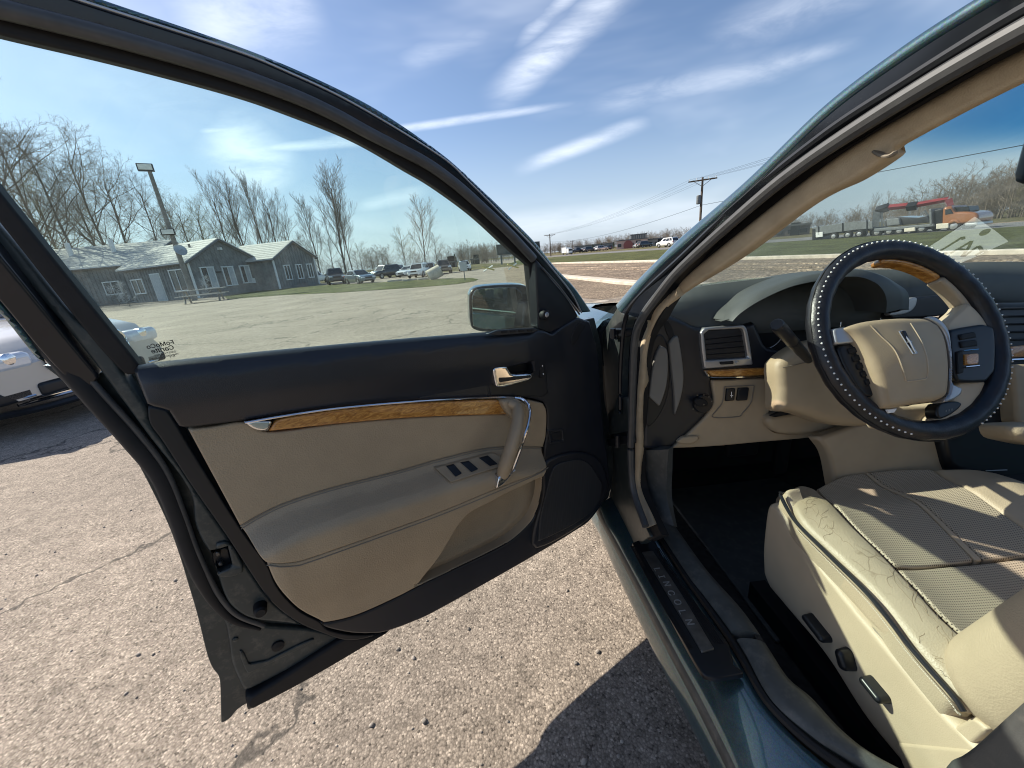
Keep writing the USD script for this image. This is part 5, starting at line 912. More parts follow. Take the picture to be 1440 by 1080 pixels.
def house(name, label, A, gdir, gl, sl, he, hr, wins_g, wins_s, door=None, over=.35):
    """Gable house: corner A, gable wall along gdir (gl long), side wall to the left of it (sl long)."""
    g = np.array([*gdir, 0.]) / math.hypot(*gdir); s = np.array([-g[1], g[0], 0.]); A = np.array([*A, 0.]); z = np.array([0, 0, 1.])
    h = thing(name, label, 'house'); P = lambda u, v, w=0.: A + g * u + s * v + z * w
    v = [P(0, 0), P(gl, 0), P(gl, sl), P(0, sl), P(0, 0, he), P(gl, 0, he), P(gl, sl, he), P(0, sl, he), P(gl / 2, 0, hr), P(gl / 2, sl, hr)]
    f = [[0, 1, 5], [0, 5, 4], [4, 5, 8], [1, 2, 6], [1, 6, 5], [2, 3, 7], [2, 7, 6], [6, 7, 9], [3, 0, 4], [3, 4, 7], [0, 3, 2], [0, 2, 1]]
    obj('wall', trimesh.Trimesh(v, f, process=False), K['siding'], h, smooth=False)
    slope = (hr - he) / (gl / 2); ro = []
    for sgn in (0, 1):
        e = [P(gl / 2, -over, hr + .06), P(gl / 2, sl + over, hr + .06)]; u = -over if sgn == 0 else gl + over; o = [P(u, -over, he - over * slope + .06), P(u, sl + over, he - over * slope + .06)]
        q = np.array([e[0], e[1], o[1], o[0]]); nn = np.cross(q[1] - q[0], q[2] - q[0]); nn /= np.linalg.norm(nn); nn *= np.sign(nn[2]); V = np.vstack([q, q + nn * .14])
        m = trimesh.Trimesh(V, [[0, 1, 2], [0, 2, 3], [4, 6, 5], [4, 7, 6], [0, 4, 5], [0, 5, 1], [1, 5, 6], [1, 6, 2], [2, 6, 7], [2, 7, 3], [3, 7, 4], [3, 4, 0]], process=False); m.fix_normals(); ro.append(m)
        r = obj('roof', m, K['shingle'], h, smooth=False)
        for j in range(1, 9):                                       # shingle courses
            t = j / 9; a_, b_ = q[0] * (1 - t) + q[3] * t + nn * .142, q[1] * (1 - t) + q[2] * t + nn * .142; obj('shingle_course', tube([a_, b_], .03, 4), K['shingle'], r)
        fa = tube([q[3] - z * .02, q[2] - z * .02], .09, 4); obj('fascia', fa, K['brownroof'], h); obj('barge_board', tube([q[0] - z * .02, q[3] - z * .02], .09, 4), K['brownroof'], h)
    for k in range(int(gl / .42)):
        u = .3 + k * .42; t_ = he + (hr - he) * (1 - abs(u - gl / 2) / (gl / 2)); obj('batten', tube([P(u, -.015, .1), P(u, -.015, t_ - .08)], .03, 4), K['siding'], h, smooth=False)
    for k in range(int(sl / .42)):
        v_ = .3 + k * .42; obj('batten', tube([P(-.015, v_, .1), P(-.015, v_, he - .1)], .03, 4), K['siding'], h, smooth=False)
    obj('gutter', tube([P(-over, -over, he - .12), P(-over, sl + over, he - .12)], .07, 6), K['whitep'], h)
    fr_g, fr_s = Frame(P(0, 0), g, z), Frame(P(0, 0), -s, z)
    if np.dot(fr_g.W, s) > 0: pass
    def window(fr, u, zc, w, hh, cur=0):
        W = fr.W if np.dot(fr.W, EYE - fr.o) > 0 else -fr.W; c = fr.o + fr.U * u + z * zc
        fm = []
        for du, dv, ww, wh in ((0, hh / 2, w + .16, .1), (0, -hh / 2, w + .16, .1), (-w / 2, 0, .1, hh), (w / 2, 0, .1, hh), (0, 0, .07, hh)):
            b = trimesh.creation.box([ww, .10, wh]); R = np.eye(4); R[:3, :3] = np.stack([fr.U, W, z], 1); R[:3, 3] = c + fr.U * du + z * dv + W * .045; b.apply_transform(R); fm.append(b)
        wf = obj('window', cat(fm), K['whitep'], h, smooth=False)
        for du, mm in ((-w / 4, K['darkwin']), (w / 4, K['curtain'] if cur else K['darkwin'])):
            b = trimesh.creation.box([w / 2 - .07, .04, hh - .08]); R[:3, 3] = c + fr.U * du + W * .02; b.apply_transform(R); obj('pane', b, mm, wf, smooth=False)
    for q in wins_g: window(fr_g, *q)
    for q in wins_s: window(fr_s, *q)
    W = fr_s.W if np.dot(fr_s.W, EYE - fr_s.o) > 0 else -fr_s.W
    if door:
        b = trimesh.creation.box([1.25, .08, 2.45]); R = np.eye(4); R[:3, :3] = np.stack([fr_s.U, W, z], 1); R[:3, 3] = fr_s.o + fr_s.U * door + z * 1.3 + W * .04; b.apply_transform(R); d_ = obj('door', b, K['curtain'], h, smooth=False)
        b = trimesh.creation.box([1.45, .06, 2.6]); b.apply_transform(R); b.apply_translation(-W * .02); obj('door_frame', b, K['whitep'], d_, smooth=False)
    for (u, v2) in ((0, 0), (gl, 0)): obj('corner_board', tube([P(u, v2, 0), P(u, v2, he)], .12, 4), K['whitep'], h)
    return h, P
g1 = (2.2, 5.6)
hA, PA = house('gable_house', 'grey sided house, pale roof, three windows in its gable, behind the picnic table', (-27.6, 38.6), g1, 6.6, 9.6, 3.3, 5.15, [(1.5, 1.75, 1.2, 1.9, 1), (3.5, 1.75, 1.1, 1.8, 1), (5.3, 1.8, 1.0, 1.7, 1)], [(-1.9, 1.75, 1.9, 1.9, 0), (-8.0, 1.55, 1.7, 1.35, 0)], -5.1)
for q, s_ in ((4.3, .10), (2.2, .10)): obj('vent_pipe', tube([PA(6.6 / 2 - 1.2, q, 4.2), PA(6.6 / 2 - 1.2, q, 5.0)], s_, 8), K['greywood'], hA)
bx = PA(6.6 / 2, -.1, 4.35); obj('gable_lamp', box(*bx, .3, .3, .22), K['whitep'], hA, smooth=False)
bx = PA(2.5, -.06, 2.2); obj('house_number', box(*bx, .06, .5, .12, rz=-.37), K['trimblk'], hA, smooth=False)
bx = PA(6.0, -.12, 1.1); obj('notice', box(*bx, .06, .6, .5, rz=-.37), K['whitep'], hA, smooth=False)
hB, PB = house('annex_house', 'smaller grey gabled annex with three narrow windows, right of the larger house', (-22.6, 43.6), (1.4, 6.2), 6.6, 6.0, 3.1, 4.75, [(1.7, 1.6, .9, 1.5, 0), (3.6, 1.6, .9, 1.5, 0), (5.4, 1.6, .9, 1.5, 0)], [])
hC, PC = house('long_house', 'long house with a broad pale roof at the far left behind the gabled house', (-37.5, 45.5), (-.3, 6.0), 11.0, 26.0, 4.0, 6.4, [], [(-3.5, 1.7, 1.6, 1.3, 0)], None, .5)
for q in (4.5, 9.0): obj('chimney', tube([PC(3.2, q, 5.0), PC(3.2, q, 6.9)], .22, 8), K['whitep'], hC)
# lamp post with floodlights
dpost = 41.; p0 = at(263, 390, dpost) * [1, 1, 0]; ptop = at(206, 238, dpost); ptop[:2] = p0[:2] + (ptop[:2] - p0[:2]) * .35
lp = thing('lamp_post', 'leaning wooden lamp post with two floodlights in front of the gabled house', 'lamp post')
obj('post', tube(spline([p0 - [0, 0, .2], (p0 + ptop) / 2, ptop], 8), np.linspace(.20, .13, 8), 10), K['greywood'], lp)
pm_ = p0 + (ptop - p0) * .545
K['lampglass'] = mat('lamp_lens', (.75, .75, .68), .3)
for c, s in ((ptop + [-.1, -.15, .1], 1.0), (pm_ + [0, -.3, 0], .9)):
    fl = obj('floodlight', box(*c, .95 * s, .35, .5 * s, rz=.6, bev=.05), K['trimblk'], lp); obj('lens', box(*(c + np.array([.1, -.16, 0])), .78 * s, .1, .36 * s, rz=.6), K['lampglass'], fl, smooth=False)
c = p0 + (ptop - p0) * .40 + [.35, -.25, 0]; dd = trimesh.creation.revolve([(0, .0), (.2, .02), (.36, .08), (.44, .14), (.43, .15), (.34, .10), (.0, .03)], sections=24); dd.apply_transform(trimesh.transformations.rotation_matrix(1.2, [0.5, 1, 0])); dd.apply_translation(c); obj('dish', dd, K['silver'], lp); obj('dish_arm', tube([c, c + [.4, -.2, .05]], .02, 5), K['silver'], lp)
# picnic table
pt = at(281, 400, 35.) * [1, 1, 0]; K['palewood'] = mat('pale_weathered_wood', (.36, .34, .31), .85, var=.25, vs=4)
tb = thing('picnic_table', 'weathered picnic table on the grass in front of the gabled house', 'table', pt, .45); UsdGeom.Xformable(tb).AddScaleOp().Set(Gf.Vec3f(1.2, 1.2, 1.1))
for j in range(4): obj('top_plank', box(0, -.33 + .22 * j, .76, 2.3, .2, .05), K['palewood'], tb, smooth=False)
for y in (-.8, .8): obj('bench_plank', box(0, y, .45, 2.3, .26, .05), K['palewood'], tb, smooth=False)
for x in (-.8, .8):
    obj('cross_brace', box(x, 0, .42, .06, 1.8, .09), K['greywood'], tb, smooth=False)
    for y in (-1, 1): obj('leg', tube([(x, y * .75, 0), (x, y * .25, .74)], .05, 4), K['greywood'], tb)

# ================================================================ trees
K['bark'] = mat('grey_bark', (.15, .125, .10), .9, var=.35, vs=3, bump=.5, bs=20, bdist=.02)
K['twig'] = mat('bare_twigs', (.185, .15, .115), .9, var=.3, vs=.8)
K['budtwig'] = mat('budding_twigs', (.22, .20, .095), .9, var=.3, vs=.8)
K['leaf'] = mat('spring_leaf', (.12, .16, .045), .8, var=.4, vs=1.5)
K['pine'] = mat('dark_needles', (.030, .045, .022), .9, var=.4, vs=2)
def bare_tree(seed, H, spread, first, upr, dens=1., levels=4):
    rg = np.random.RandomState(seed); trunk, crown = [], []
    def grow(p, d, L, r, lv):
        n = 6 if lv < 2 else 4; P = [p]; q = d / np.linalg.norm(d)
        for i in range(n):
            q = q + rg.randn(3) * (.035 if lv == 0 else .13) + np.array([0, 0, .12 * upr if lv else .06]); q /= np.linalg.norm(q); P.append(P[-1] + q * L / n)
        P = np.array(P); (trunk if lv < 2 else crown).append(tube(P, np.linspace(r, r * (.35 if lv == 0 else .3), len(P)), (7, 5, 3, 3, 3)[lv]))
        if lv >= levels: return
        k = int((15, 9, 7, 5)[lv] * dens); 
        for j in range(k):
            t = (first + (1 - first) * (j + rg.rand()) / k) if lv == 0 else .2 + .8 * (j + rg.rand()) / k
            i = min(int(t * n), n - 1); b = P[i] + (P[i + 1] - P[i]) * (t * n - i); ax = P[i + 1] - P[i]; ax /= np.linalg.norm(ax)
            o = rg.randn(3); o -= ax * (o @ ax); o /= np.linalg.norm(o); a = spread * (.75 + .5 * rg.rand()) * (1.15 - .45 * t)
            dd = ax * math.cos(a) + o * math.sin(a)
            ln = L * (.60 - .30 * t if lv == 0 else .50 - .2 * t) * (.8 + .4 * rg.rand())
            grow(b, dd, max(ln, .25), max(r * (.42 if lv == 0 else .42) * (1 - .4 * t), .008), lv + 1)
    grow(np.zeros(3), np.array([0, 0, 1.]), H, H * .0115, 0)
    return cat(trunk), cat(crown)
protos = {}
def tree_proto(kind, seed, H, spread, first, upr, twig, dens=1.):
    tr, cr = bare_tree(seed, H, spread, first, upr, dens); protos[kind] = (tr, cr, twig, H)
tree_proto('oak', 3, 16., .95, .22, .35, 'twig', 1.05); tree_proto('oak2', 8, 16., .80, .28, .6, 'twig', 1.0)
tree_proto('poplar', 5, 16., .42, .15, .9, 'twig', 1.1); tree_proto('poplar2', 14, 16., .52, .2, .8, 'twig', 1.0); tree_proto('willow', 21, 16., .78, .2, .5, 'budtwig', 1.1)
first_of = {}
ORD = ['first', 'second', 'third', 'fourth', 'fifth', 'sixth', 'seventh', 'eighth', 'ninth', 'tenth', 'eleventh', 'twelfth']
def ordered(rows): xs = sorted(r[0] for r in rows); return [ORD[xs.index(r[0])] for r in rows]
def tree(name, label, x, yt, dist, kind, wide=1., rot=0., group=None, xt=None):
    d = ray(x, 390); b = EYE[:2] + d[:2] / math.hypot(d[0], d[1]) * dist; top = at(x if xt is None else xt, yt, dist)[2]; tr, cr, tw, H = protos[kind]; s = max(top, 2.) * .88 / H
    if kind not in first_of:
        t = thing(name, label, 'tree', (b[0], b[1], 0), rot, group); UsdGeom.Xformable(t).AddScaleOp().Set(Gf.Vec3f(s * wide, s * wide, s)); obj('trunk', tr, K['bark'], t); obj('crown', cr, K[tw], t, smooth=False); first_of[kind] = t
    else: copy_of(first_of[kind], name, label, (b[0], b[1], 0), rot, group, (s * wide, s * wide, s))
G1 = 'bare trees behind the houses'; G2 = 'slim bare trees behind the parked cars'
TR = [(-60, 120, 70, 'oak', 1.0), (14, 140, 72, 'oak', 1.05), (48, 128, 66, 'oak2', .95), (82, 182, 76, 'oak2', 1.0), (118, 214, 72, 'oak', 1.1), (162, 206, 76, 'oak', 1.0), (196, 240, 80, 'oak2', 1.05), (238, 252, 84, 'oak', .9), (-20, 190, 90, 'oak2', 1.1), (150, 262, 92, 'oak2', 1.2), (60, 230, 95, 'willow', 1.2), (100, 260, 96, 'willow', 1.2)]
for i, (x, yt, dist, kind, wd) in enumerate(TR):
    tree('bare_tree', ordered(TR)[i] + ' from the left of the tall grey trees behind the long house', x, yt, dist, kind, wd, i * 1.3, G1)
TR = [(283, 285, 90, 'willow', 1.0), (305, 292, 96, 'willow', 1.1), (334, 266, 88, 'poplar2', 1.0), (356, 262, 86, 'poplar', 1.1), (382, 262, 88, 'poplar', 1.0), (398, 276, 92, 'poplar2', 1.0), (420, 305, 96, 'oak', .9), (268, 300, 100, 'poplar2', 1.2)]
for i, (x, yt, dist, kind, wd) in enumerate(TR):
    tree('bare_tree', ordered(TR)[i] + ' from the left of the bare trees above the gabled roofs', x, yt, dist, kind, wd, i * 1.7, 'bare trees behind the gabled roofs')
TR = [(452, 288, 74, 'poplar', 1.0, 444), (488, 246, 70, 'poplar', 1.15, 470), (498, 268, 73, 'poplar2', .8, 500), (472, 330, 90, 'oak2', 1.2, 470), (512, 345, 95, 'willow', 1.3, 512), (536, 350, 98, 'oak', 1.4, 536), (430, 335, 92, 'oak', 1.2, 428)]
for i, (x, yt, dist, kind, wd, xt) in enumerate(TR):
    tree('slim_tree', ordered(TR)[i] + ' from the left of the slim trees behind the parked cars', x, yt, dist, kind, wd, i * 2.1, G2, xt)
for i, (x, yt, dist, kind, wd, lb) in enumerate([(574, 325, 66, 'willow', 1.1, 'round bare tree left of the tallest tree behind the white vehicle'), (601, 288, 64, 'poplar2', 1.1, 'tall bare tree rising behind the white vehicle'), (618, 330, 67, 'oak', 1.15, 'bushy bare tree right of the tall tree behind the white vehicle'), (655, 344, 90, 'oak2', 1.0, 'small forked bare tree left of the billboard')]):
    tree('bare_tree', lb, x, yt, dist, kind, wd, i * 1.1 + .4)
TR = [(1210, 281, 78), (1228, 279, 80), (1186, 303, 110), (1264, 290, 110)]
for i, (x, yt, dist) in enumerate(TR): tree('bare_tree', ordered(TR)[i] + ' from the left of the thin trees behind the boom truck', x, yt, dist, 'poplar2', .8, i, 'thin trees behind the truck')
TR = [(1398, 272, 82), (1412, 262, 78), (1424, 254, 76), (1436, 258, 76), (1452, 246, 72), (1430, 268, 88), (1475, 250, 72), (1500, 240, 70), (1386, 284, 92), (1442, 262, 84)]
for i, (x, yt, dist) in enumerate(TR): tree('bare_tree', ordered(TR)[i] + ' from the left in the thicket behind the truck cab', x, yt, dist, ('willow', 'oak2', 'oak')[i % 3], .95, i * .9, 'thicket right of the truck')
# far brush: one mass of small bushes along the horizon
bt, bc = bare_tree(33, 4.0, .8, .05, .5, .8, 3)
brush = cat([bt, bc])
def brush_line(name, label, pts, mt, n, hmin, hmax, seed, depth=6.):
    rg = np.random.RandomState(seed); P = np.array(pts, float); ms = []; sg = np.r_[0, np.cumsum(np.linalg.norm(np.diff(P, axis=0), axis=1))]
    pi = UsdGeom.PointInstancer.Define(stage, path('/World', name)); tag(pi.GetPrim(), label, None, None, 'stuff')
    pr = usdkit.mesh(stage, str(pi.GetPath()) + '/bush', brush, mt); pi.CreatePrototypesRel().AddTarget(pr.GetPath())
    t = rg.rand(n) * sg[-1]; q = np.stack([np.interp(t, sg, P[:, 0]) + rg.randn(n) * depth * .5, np.interp(t, sg, P[:, 1]) + rg.randn(n) * depth * .5, np.zeros(n)], 1); s = (hmin + (hmax - hmin) * rg.rand(n)) / 4.0
    pi.CreatePositionsAttr(Vt.Vec3fArray.FromNumpy(q.astype(np.float32))); pi.CreateScalesAttr(Vt.Vec3fArray.FromNumpy(np.stack([s * 1.3, s * 1.3, s], 1).astype(np.float32))); pi.CreateProtoIndicesAttr(Vt.IntArray([0] * n))
    a = rg.rand(n) * 6.28; pi.CreateOrientationsAttr(Vt.QuathArray([Gf.Quath(math.cos(x / 2), 0, 0, math.sin(x / 2)) for x in a]))
brush_line('brush_left', 'brown brush behind the parked cars', [at(240, 390, 95)[:2], at(430, 390, 92)[:2], at(560, 380, 92)[:2], at(660, 372, 100)[:2], at(690, 368, 150)[:2]], K['twig'], 190, 1.8, 4.6, 1, 9)
brush_line('brush_far', 'far brown treeline along the horizon beyond the highway', [at(680, 370, 300)[:2], at(780, 360, 290)[:2], at(950, 345, 240)[:2], at(1100, 330, 230)[:2], at(1250, 315, 210)[:2], at(1400, 300, 180)[:2], at(1560, 280, 160)[:2]], K['twig'], 620, 3.0, 6.0, 2, 10)
brush_line('thicket', 'grey brown thicket behind the cab of the boom truck', [at(1372, 300, 96)[:2], at(1440, 292, 88)[:2], at(1560, 280, 80)[:2]], K['twig'], 110, 3.0, 5.5, 4, 8)
# conifers far off
def conifer(name, label, x, yt, dist, group=None):
    d = ray(x, 350); b = EYE[:2] + d[:2] / math.hypot(d[0], d[1]) * dist; H = max(at(x, yt, dist)[2], 3.); rg = np.random.RandomState(int(x)); t = thing(name, label, 'tree', (b[0], b[1], 0), 0, group)
    obj('trunk', tube([(0, 0, 0), (0, 0, H * .95)], [H * .02, .02], 6), K['bark'], t); F = []; V = []
    for i in range(700):
        u = rg.rand()**.8; z = H * (.1 + .9 * u); R = H * .24 * (1 - u) + .05; a = rg.rand() * 6.28; r = R * rg.rand()**.5; c = np.array([r * math.cos(a), r * math.sin(a), z]); e = rg.randn(3, 3) * H * .028; e[:, 2] -= .02 * H; V += list(c + e); F.append([3 * i, 3 * i + 1, 3 * i + 2])
    obj('crown', trimesh.Trimesh(np.array(V), np.array(F), process=False), K['pine'], t, smooth=False)
for x, yt, dist in ((648, 362, 110), (638, 368, 108)): conifer('conifer', ('taller, right' if x > 640 else 'lower, left') + ' hand dark evergreen of two left of the billboard', x, yt, dist, 'evergreens by the billboard')
CN = ((876, 337, 190), (919, 335, 195), (834, 349, 200), (863, 349, 185), (846, 352, 210), (945, 333, 190), (915, 338, 205))
for i, (x, yt, dist) in enumerate(CN): conifer('conifer', ordered(CN)[i] + ' from the left of the dark evergreens beside the brick building', x, yt, dist, 'evergreens across the highway')
# ================================================================ vehicles
K['redglass'] = mat('tail_lamp', (.35, .02, .015), .2); K['headglass'] = mat('headlamp', (.62, .65, .68), .08, .3)
def cpaint(name, c, metal=.1): return mat(name, c, .3, metal, .04, 2, coat=1.)
def vehicle(name, label, kind, pm, loc, rotz, s=1., group=None):
    """A parked car, nose towards +x: kinds sedan, suv, pickup."""
    t = thing(name, label, {'sedan': 'car', 'suv': 'car', 'pickup': 'pickup truck'}[kind], loc, rotz, group); UsdGeom.Xformable(t).AddScaleOp().Set(Gf.Vec3f(s, s, s))
    L, w, zb = {'sedan': (4.7, .9, .22), 'suv': (4.8, .95, .32), 'pickup': (5.6, .96, .38)}[kind]
    top = {'sedan': [(-2.35, .62), (-2.3, .86), (-1.7, .97), (-.9, .97), (.6, .95), (1.0, .93), (1.7, .86), (2.2, .74), (2.33, .58)], 'suv': [(-2.4, .8), (-2.38, 1.06), (-1.6, 1.1), (-.6, 1.09), (.8, 1.07), (1.1, 1.06), (1.9, 1.0), (2.3, .92), (2.4, .7)], 'pickup': [(-2.8, .9), (-2.78, 1.12), (-1.6, 1.13), (-.5, 1.13), (.9, 1.13), (1.3, 1.12), (2.2, 1.06), (2.7, .98), (2.8, .75)]}[kind]
    rows = []
    xs = np.linspace(top[0][0], top[-1][0], 26)
    for x in xs:
        zt = np.interp(x, *zip(*top)); e = abs(x) / (L / 2); ww = w * (1 - .16 * max(0, (e - .72) / .28)**2); b = zb + .10 * max(0, (e - .8) / .2)
        half = [(ww * .86, b), (ww * .97, b + .08), (ww, b + (zt - b) * .5), (ww * .975, zt - .08), (ww * .90, zt), (ww * .4, zt + .025), (0, zt + .03)]
        rows.append([(x, y, z) for y, z in half] + [(x, -y, z) for y, z in half[::-1][1:]])
    R = np.array(rows); k, n = R.shape[:2]; F = []
    for i in range(k - 1):
        for j in range(n): a, b, c, d = i * n + j, i * n + (j + 1) % n, (i + 1) * n + (j + 1) % n, (i + 1) * n + j; F += [[a, b, c], [a, c, d]]
    V = R.reshape(-1, 3); V = np.vstack([V, R[0].mean(0), R[-1].mean(0)])
    for j in range(n): F += [[(j + 1) % n, j, k * n], [(k - 1) * n + j, (k - 1) * n + (j + 1) % n, k * n + 1]]
    m = trimesh.Trimesh(V, np.array(F), process=False); m.fix_normals()
    zr, x1, x2, x3, x4 = {'sedan': (1.45, 1.05, .25, -1.1, -1.85), 'suv': (1.75, 1.15, .45, -1.95, -2.33), 'pickup': (1.85, 1.15, .55, -.75, -1.0)}[kind]
    zt = np.interp(0, *zip(*top)) - .02; wt, wr = w * .90, w * .70
    base = [(x1, wt), (x1, -wt), (x4, -wt), (x4, wt)]; rf = [(x2, wr), (x2, -wr), (x3, -wr), (x3, wr)]
    gv = np.array([(x, y, zt) for x, y in base] + [(x, y, zr - .05) for x, y in rf] + [(x * .96, y * .9, zr) for x, y in rf]); gf = []
    for o in (0, 4):
        for j in range(4): a, b = j, (j + 1) % 4; gf += [[o + a, o + b, o + 4 + b], [o + a, o + 4 + b, o + 4 + a]]
    gf += [[8, 9, 10], [8, 10, 11]]; gm = trimesh.Trimesh(gv, np.array(gf), process=False); gm.fix_normals()
    obj('body', cat([m, gm]), pm, t)
    def win(nm, q):
        q = np.array(q, float); c = q.mean(0); nn = np.cross(q[1] - q[0], q[2] - q[0]); nn /= np.linalg.norm(nn); nn *= np.sign(nn @ (c - [0, 0, 1.0])); V = np.vstack([q + nn * .012, q - nn * .03]); mm = trimesh.Trimesh(V, [[0, 1, 2], [0, 2, 3], [4, 6, 5], [4, 7, 6], [0, 4, 5], [0, 5, 1], [1, 5, 6], [1, 6, 2], [2, 6, 7], [2, 7, 3], [3, 7, 4], [3, 4, 0]], process=False); mm.fix_normals(); obj(nm, mm, K['darkwin'], t, smooth=False)
    lerp = lambda a, b, f: np.array(a) * (1 - f) + np.array(b) * f
    G = [gv[i] for i in range(8)]
    def inset(a, b, c, d, i0, i1, j0, j1): P = lambda i, j: lerp(lerp(a, b, i), lerp(d, c, i), j); return [P(i0, j0), P(i1, j0), P(i1, j1), P(i0, j1)]
    win('windshield', inset(G[0], G[1], G[5], G[4], .06, .94, .06, .9)); win('rear_window', inset(G[2], G[3], G[7], G[6], .08, .92, .1, .9))
    cuts = ((.16, .52), (.56, .90)) if kind != 'suv' else ((.12, .40), (.43, .70), (.73, .95))
    for a, b in cuts:
        if kind == 'pickup' and a > .5 and False: continue
        win('side_window', inset(G[0], G[3], G[7], G[4], a, b, .1, .88)); win('side_window', inset(G[1], G[2], G[6], G[5], a, b, .1, .88))
    r = {'sedan': .32, 'suv': .37, 'pickup': .39}[kind]
    for x in (L * .295, -L * .295):
        for sy in (1, -1):
            ty, ri = wheel_meshes(r, .22); R90 = trimesh.transformations.rotation_matrix(math.pi / 2, [0, 0, 1])
            for q in (ty, ri): q.apply_transform(R90); q.apply_translation([x, sy * (w - .10), r])
            arch = tube(np.array([[x + (r + .05) * math.cos(a), sy * (w - .02), r + (r + .05) * math.sin(a)] for a in np.linspace(-.1, math.pi + .1, 16)]), .05, 6); obj('wheel_arch', arch, K['black'], t)
            wl = obj('wheel', ty, K['black'], t); obj('rim', ri, K['silver'], wl)
    zf = np.interp(L / 2 - .12, *zip(*top))
    for sy in (1, -1):
        obj('headlight', box(L / 2 - .16, sy * w * .68, zf - .07, .3, .36, .15, bev=.05), K['headglass'], t); obj('tail_light', box(-L / 2 + .06, sy * w * .76, .86 if kind == 'sedan' else 1.0, .12, .26, .18, bev=.04), K['redglass'], t)
        obj('side_mirror', box(x1 - .25, sy * (w + .08), zt + .06, .12, .22, .15, bev=.04), pm, t)
    obj('grille', box(L / 2 - .03, 0, zf - .12, .10, .75, .16, bev=.03), K['trimblk'], t); obj('intake', box(L / 2 - .07, 0, zb + .14, .16, 1.0, .12, bev=.03), K['trimblk'], t)
    obj('number_plate', box(-L / 2 - .01, 0, .75, .03, .32, .15), K['whitep'], t, smooth=False)
    if kind == 'pickup': obj('cargo_bed', box(-1.9, 0, 1.12, 1.5, 1.55, .1), K['black'], t, smooth=False)
    return t
PW, PS, PD_, PG, PR, PBk = cpaint('white_paint', (.72, .72, .70)), cpaint('silver_paint', (.42, .43, .44), .5), cpaint('dark_grey_paint', (.05, .055, .06), .3), cpaint('grey_blue_paint', (.12, .15, .18), .4), cpaint('maroon_paint', (.10, .035, .03), .2), cpaint('black_paint', (.015, .016, .018))
def park(name, label, kind, pm, x, yb, ang, s=1.): p = gz(x, yb); return vehicle(name, label, kind, pm, (p[0], p[1], 0), ang, s)
park('white_pickup', 'white pickup parked beside the annex wall, leftmost of the parked vehicles', 'pickup', PW, 443, 399, math.radians(75), .85)
park('dark_suv', 'dark grey SUV parked nose out next to the white pickup', 'suv', PD_, 474, 399.5, math.radians(-65), .88)
park('grey_sedan', 'grey blue sedan parked right of the dark SUV', 'sedan', PG, 507, 398.5, math.radians(-48), .80)
park('black_suv', 'black SUV parked in front of the slim trees, in the middle of the row', 'suv', PBk, 543, 391, math.radians(-125), .82)
park('maroon_pickup', 'maroon pickup parked half behind the white vehicle', 'pickup', PR, 561, 388.5, math.radians(-100), .72)
park('white_car', 'small white car partly hidden left of the white SUV', 'sedan', PW, 577, 388.5, math.radians(-110), .78)
park('white_suv', 'white SUV facing the lot behind the concrete blocks', 'suv', PW, 590, 390, math.radians(-95), .72)
park('silver_car', 'silver car right of the white SUV behind the round barrier', 'suv', PS, 605, 387.5, math.radians(-85), .70)
park('brown_suv', 'brown grey SUV parked near the low shed', 'suv', cpaint('brown_paint', (.16, .13, .11), .3), 625, 384.5, math.radians(-80), .78)
park('white_sedan', 'white sedan parked alone near the sign left of the billboard', 'suv', PW, 654, 381, math.radians(-80), .62)
def far(name, label, kind, pm, x, dist, ang, s=1., group=None): d = ray(x, 360); q = d[:2] / math.hypot(d[0], d[1]) * dist; return vehicle(name, label, kind, pm, (q[0], q[1], .02), ang, s, group)
far('white_suv', 'white SUV driving on the highway beside the windshield pillar', 'suv', PW, 938, 88, math.radians(108), 1.0)
for i, (x, dist, pm, kd) in enumerate([(812, 150, PBk, 'pickup'), (820, 158, PS, 'sedan'), (829, 150, PD_, 'suv'), (838, 160, PW, 'sedan'), (846, 150, PS, 'suv'), (854, 160, PBk, 'sedan'), (906, 125, PBk, 'suv'), (898, 135, PS, 'sedan')]): far('far_car', ('distant black pickup at the left end of the far line of cars', 'distant silver sedan right of the black pickup in the far line', 'distant charcoal SUV in the middle of the far line of cars', 'distant white sedan right of the charcoal SUV in the far line', 'distant silver SUV right of the white sedan in the far line', 'distant black sedan at the right end of the far line', 'black SUV in front of the brick building across the highway', 'silver sedan left of the black SUV before the brick building')[i], kd, pm, x, dist, math.radians(100 if i % 2 else 20))
# white box truck on the highway
d = ray(797, 360); q = d[:2] / math.hypot(d[0], d[1]) * 120
bt_ = thing('box_truck', 'white truck at the far left end of the highway traffic', 'truck', (q[0], q[1], 0), math.radians(-70)); UsdGeom.Xformable(bt_).AddScaleOp().Set(Gf.Vec3f(.62, .62, .62))
obj('cab', box(2.6, 0, 1.6, 1.9, 2.2, 2.2, bev=.2), PW, bt_); obj('box_body', box(-.8, 0, 2.1, 4.6, 2.3, 2.4, bev=.04), PW, bt_); obj('windshield', box(3.5, 0, 2.05, .15, 1.8, .8), K['darkwin'], bt_, smooth=False); obj('bumper', box(3.5, 0, .6, .3, 2.2, .4, bev=.05), K['trimblk'], bt_)
for x in (2.5, -1.6):
    for y in (-1, 1):
        ty, ri = wheel_meshes(.45, .28); R90 = trimesh.transformations.rotation_matrix(math.pi / 2, [0, 0, 1])
        for m_ in (ty, ri): m_.apply_transform(R90); m_.apply_translation([x, y, .45])
        wl = obj('wheel', ty, K['black'], bt_); obj('rim', ri, K['silver'], wl)
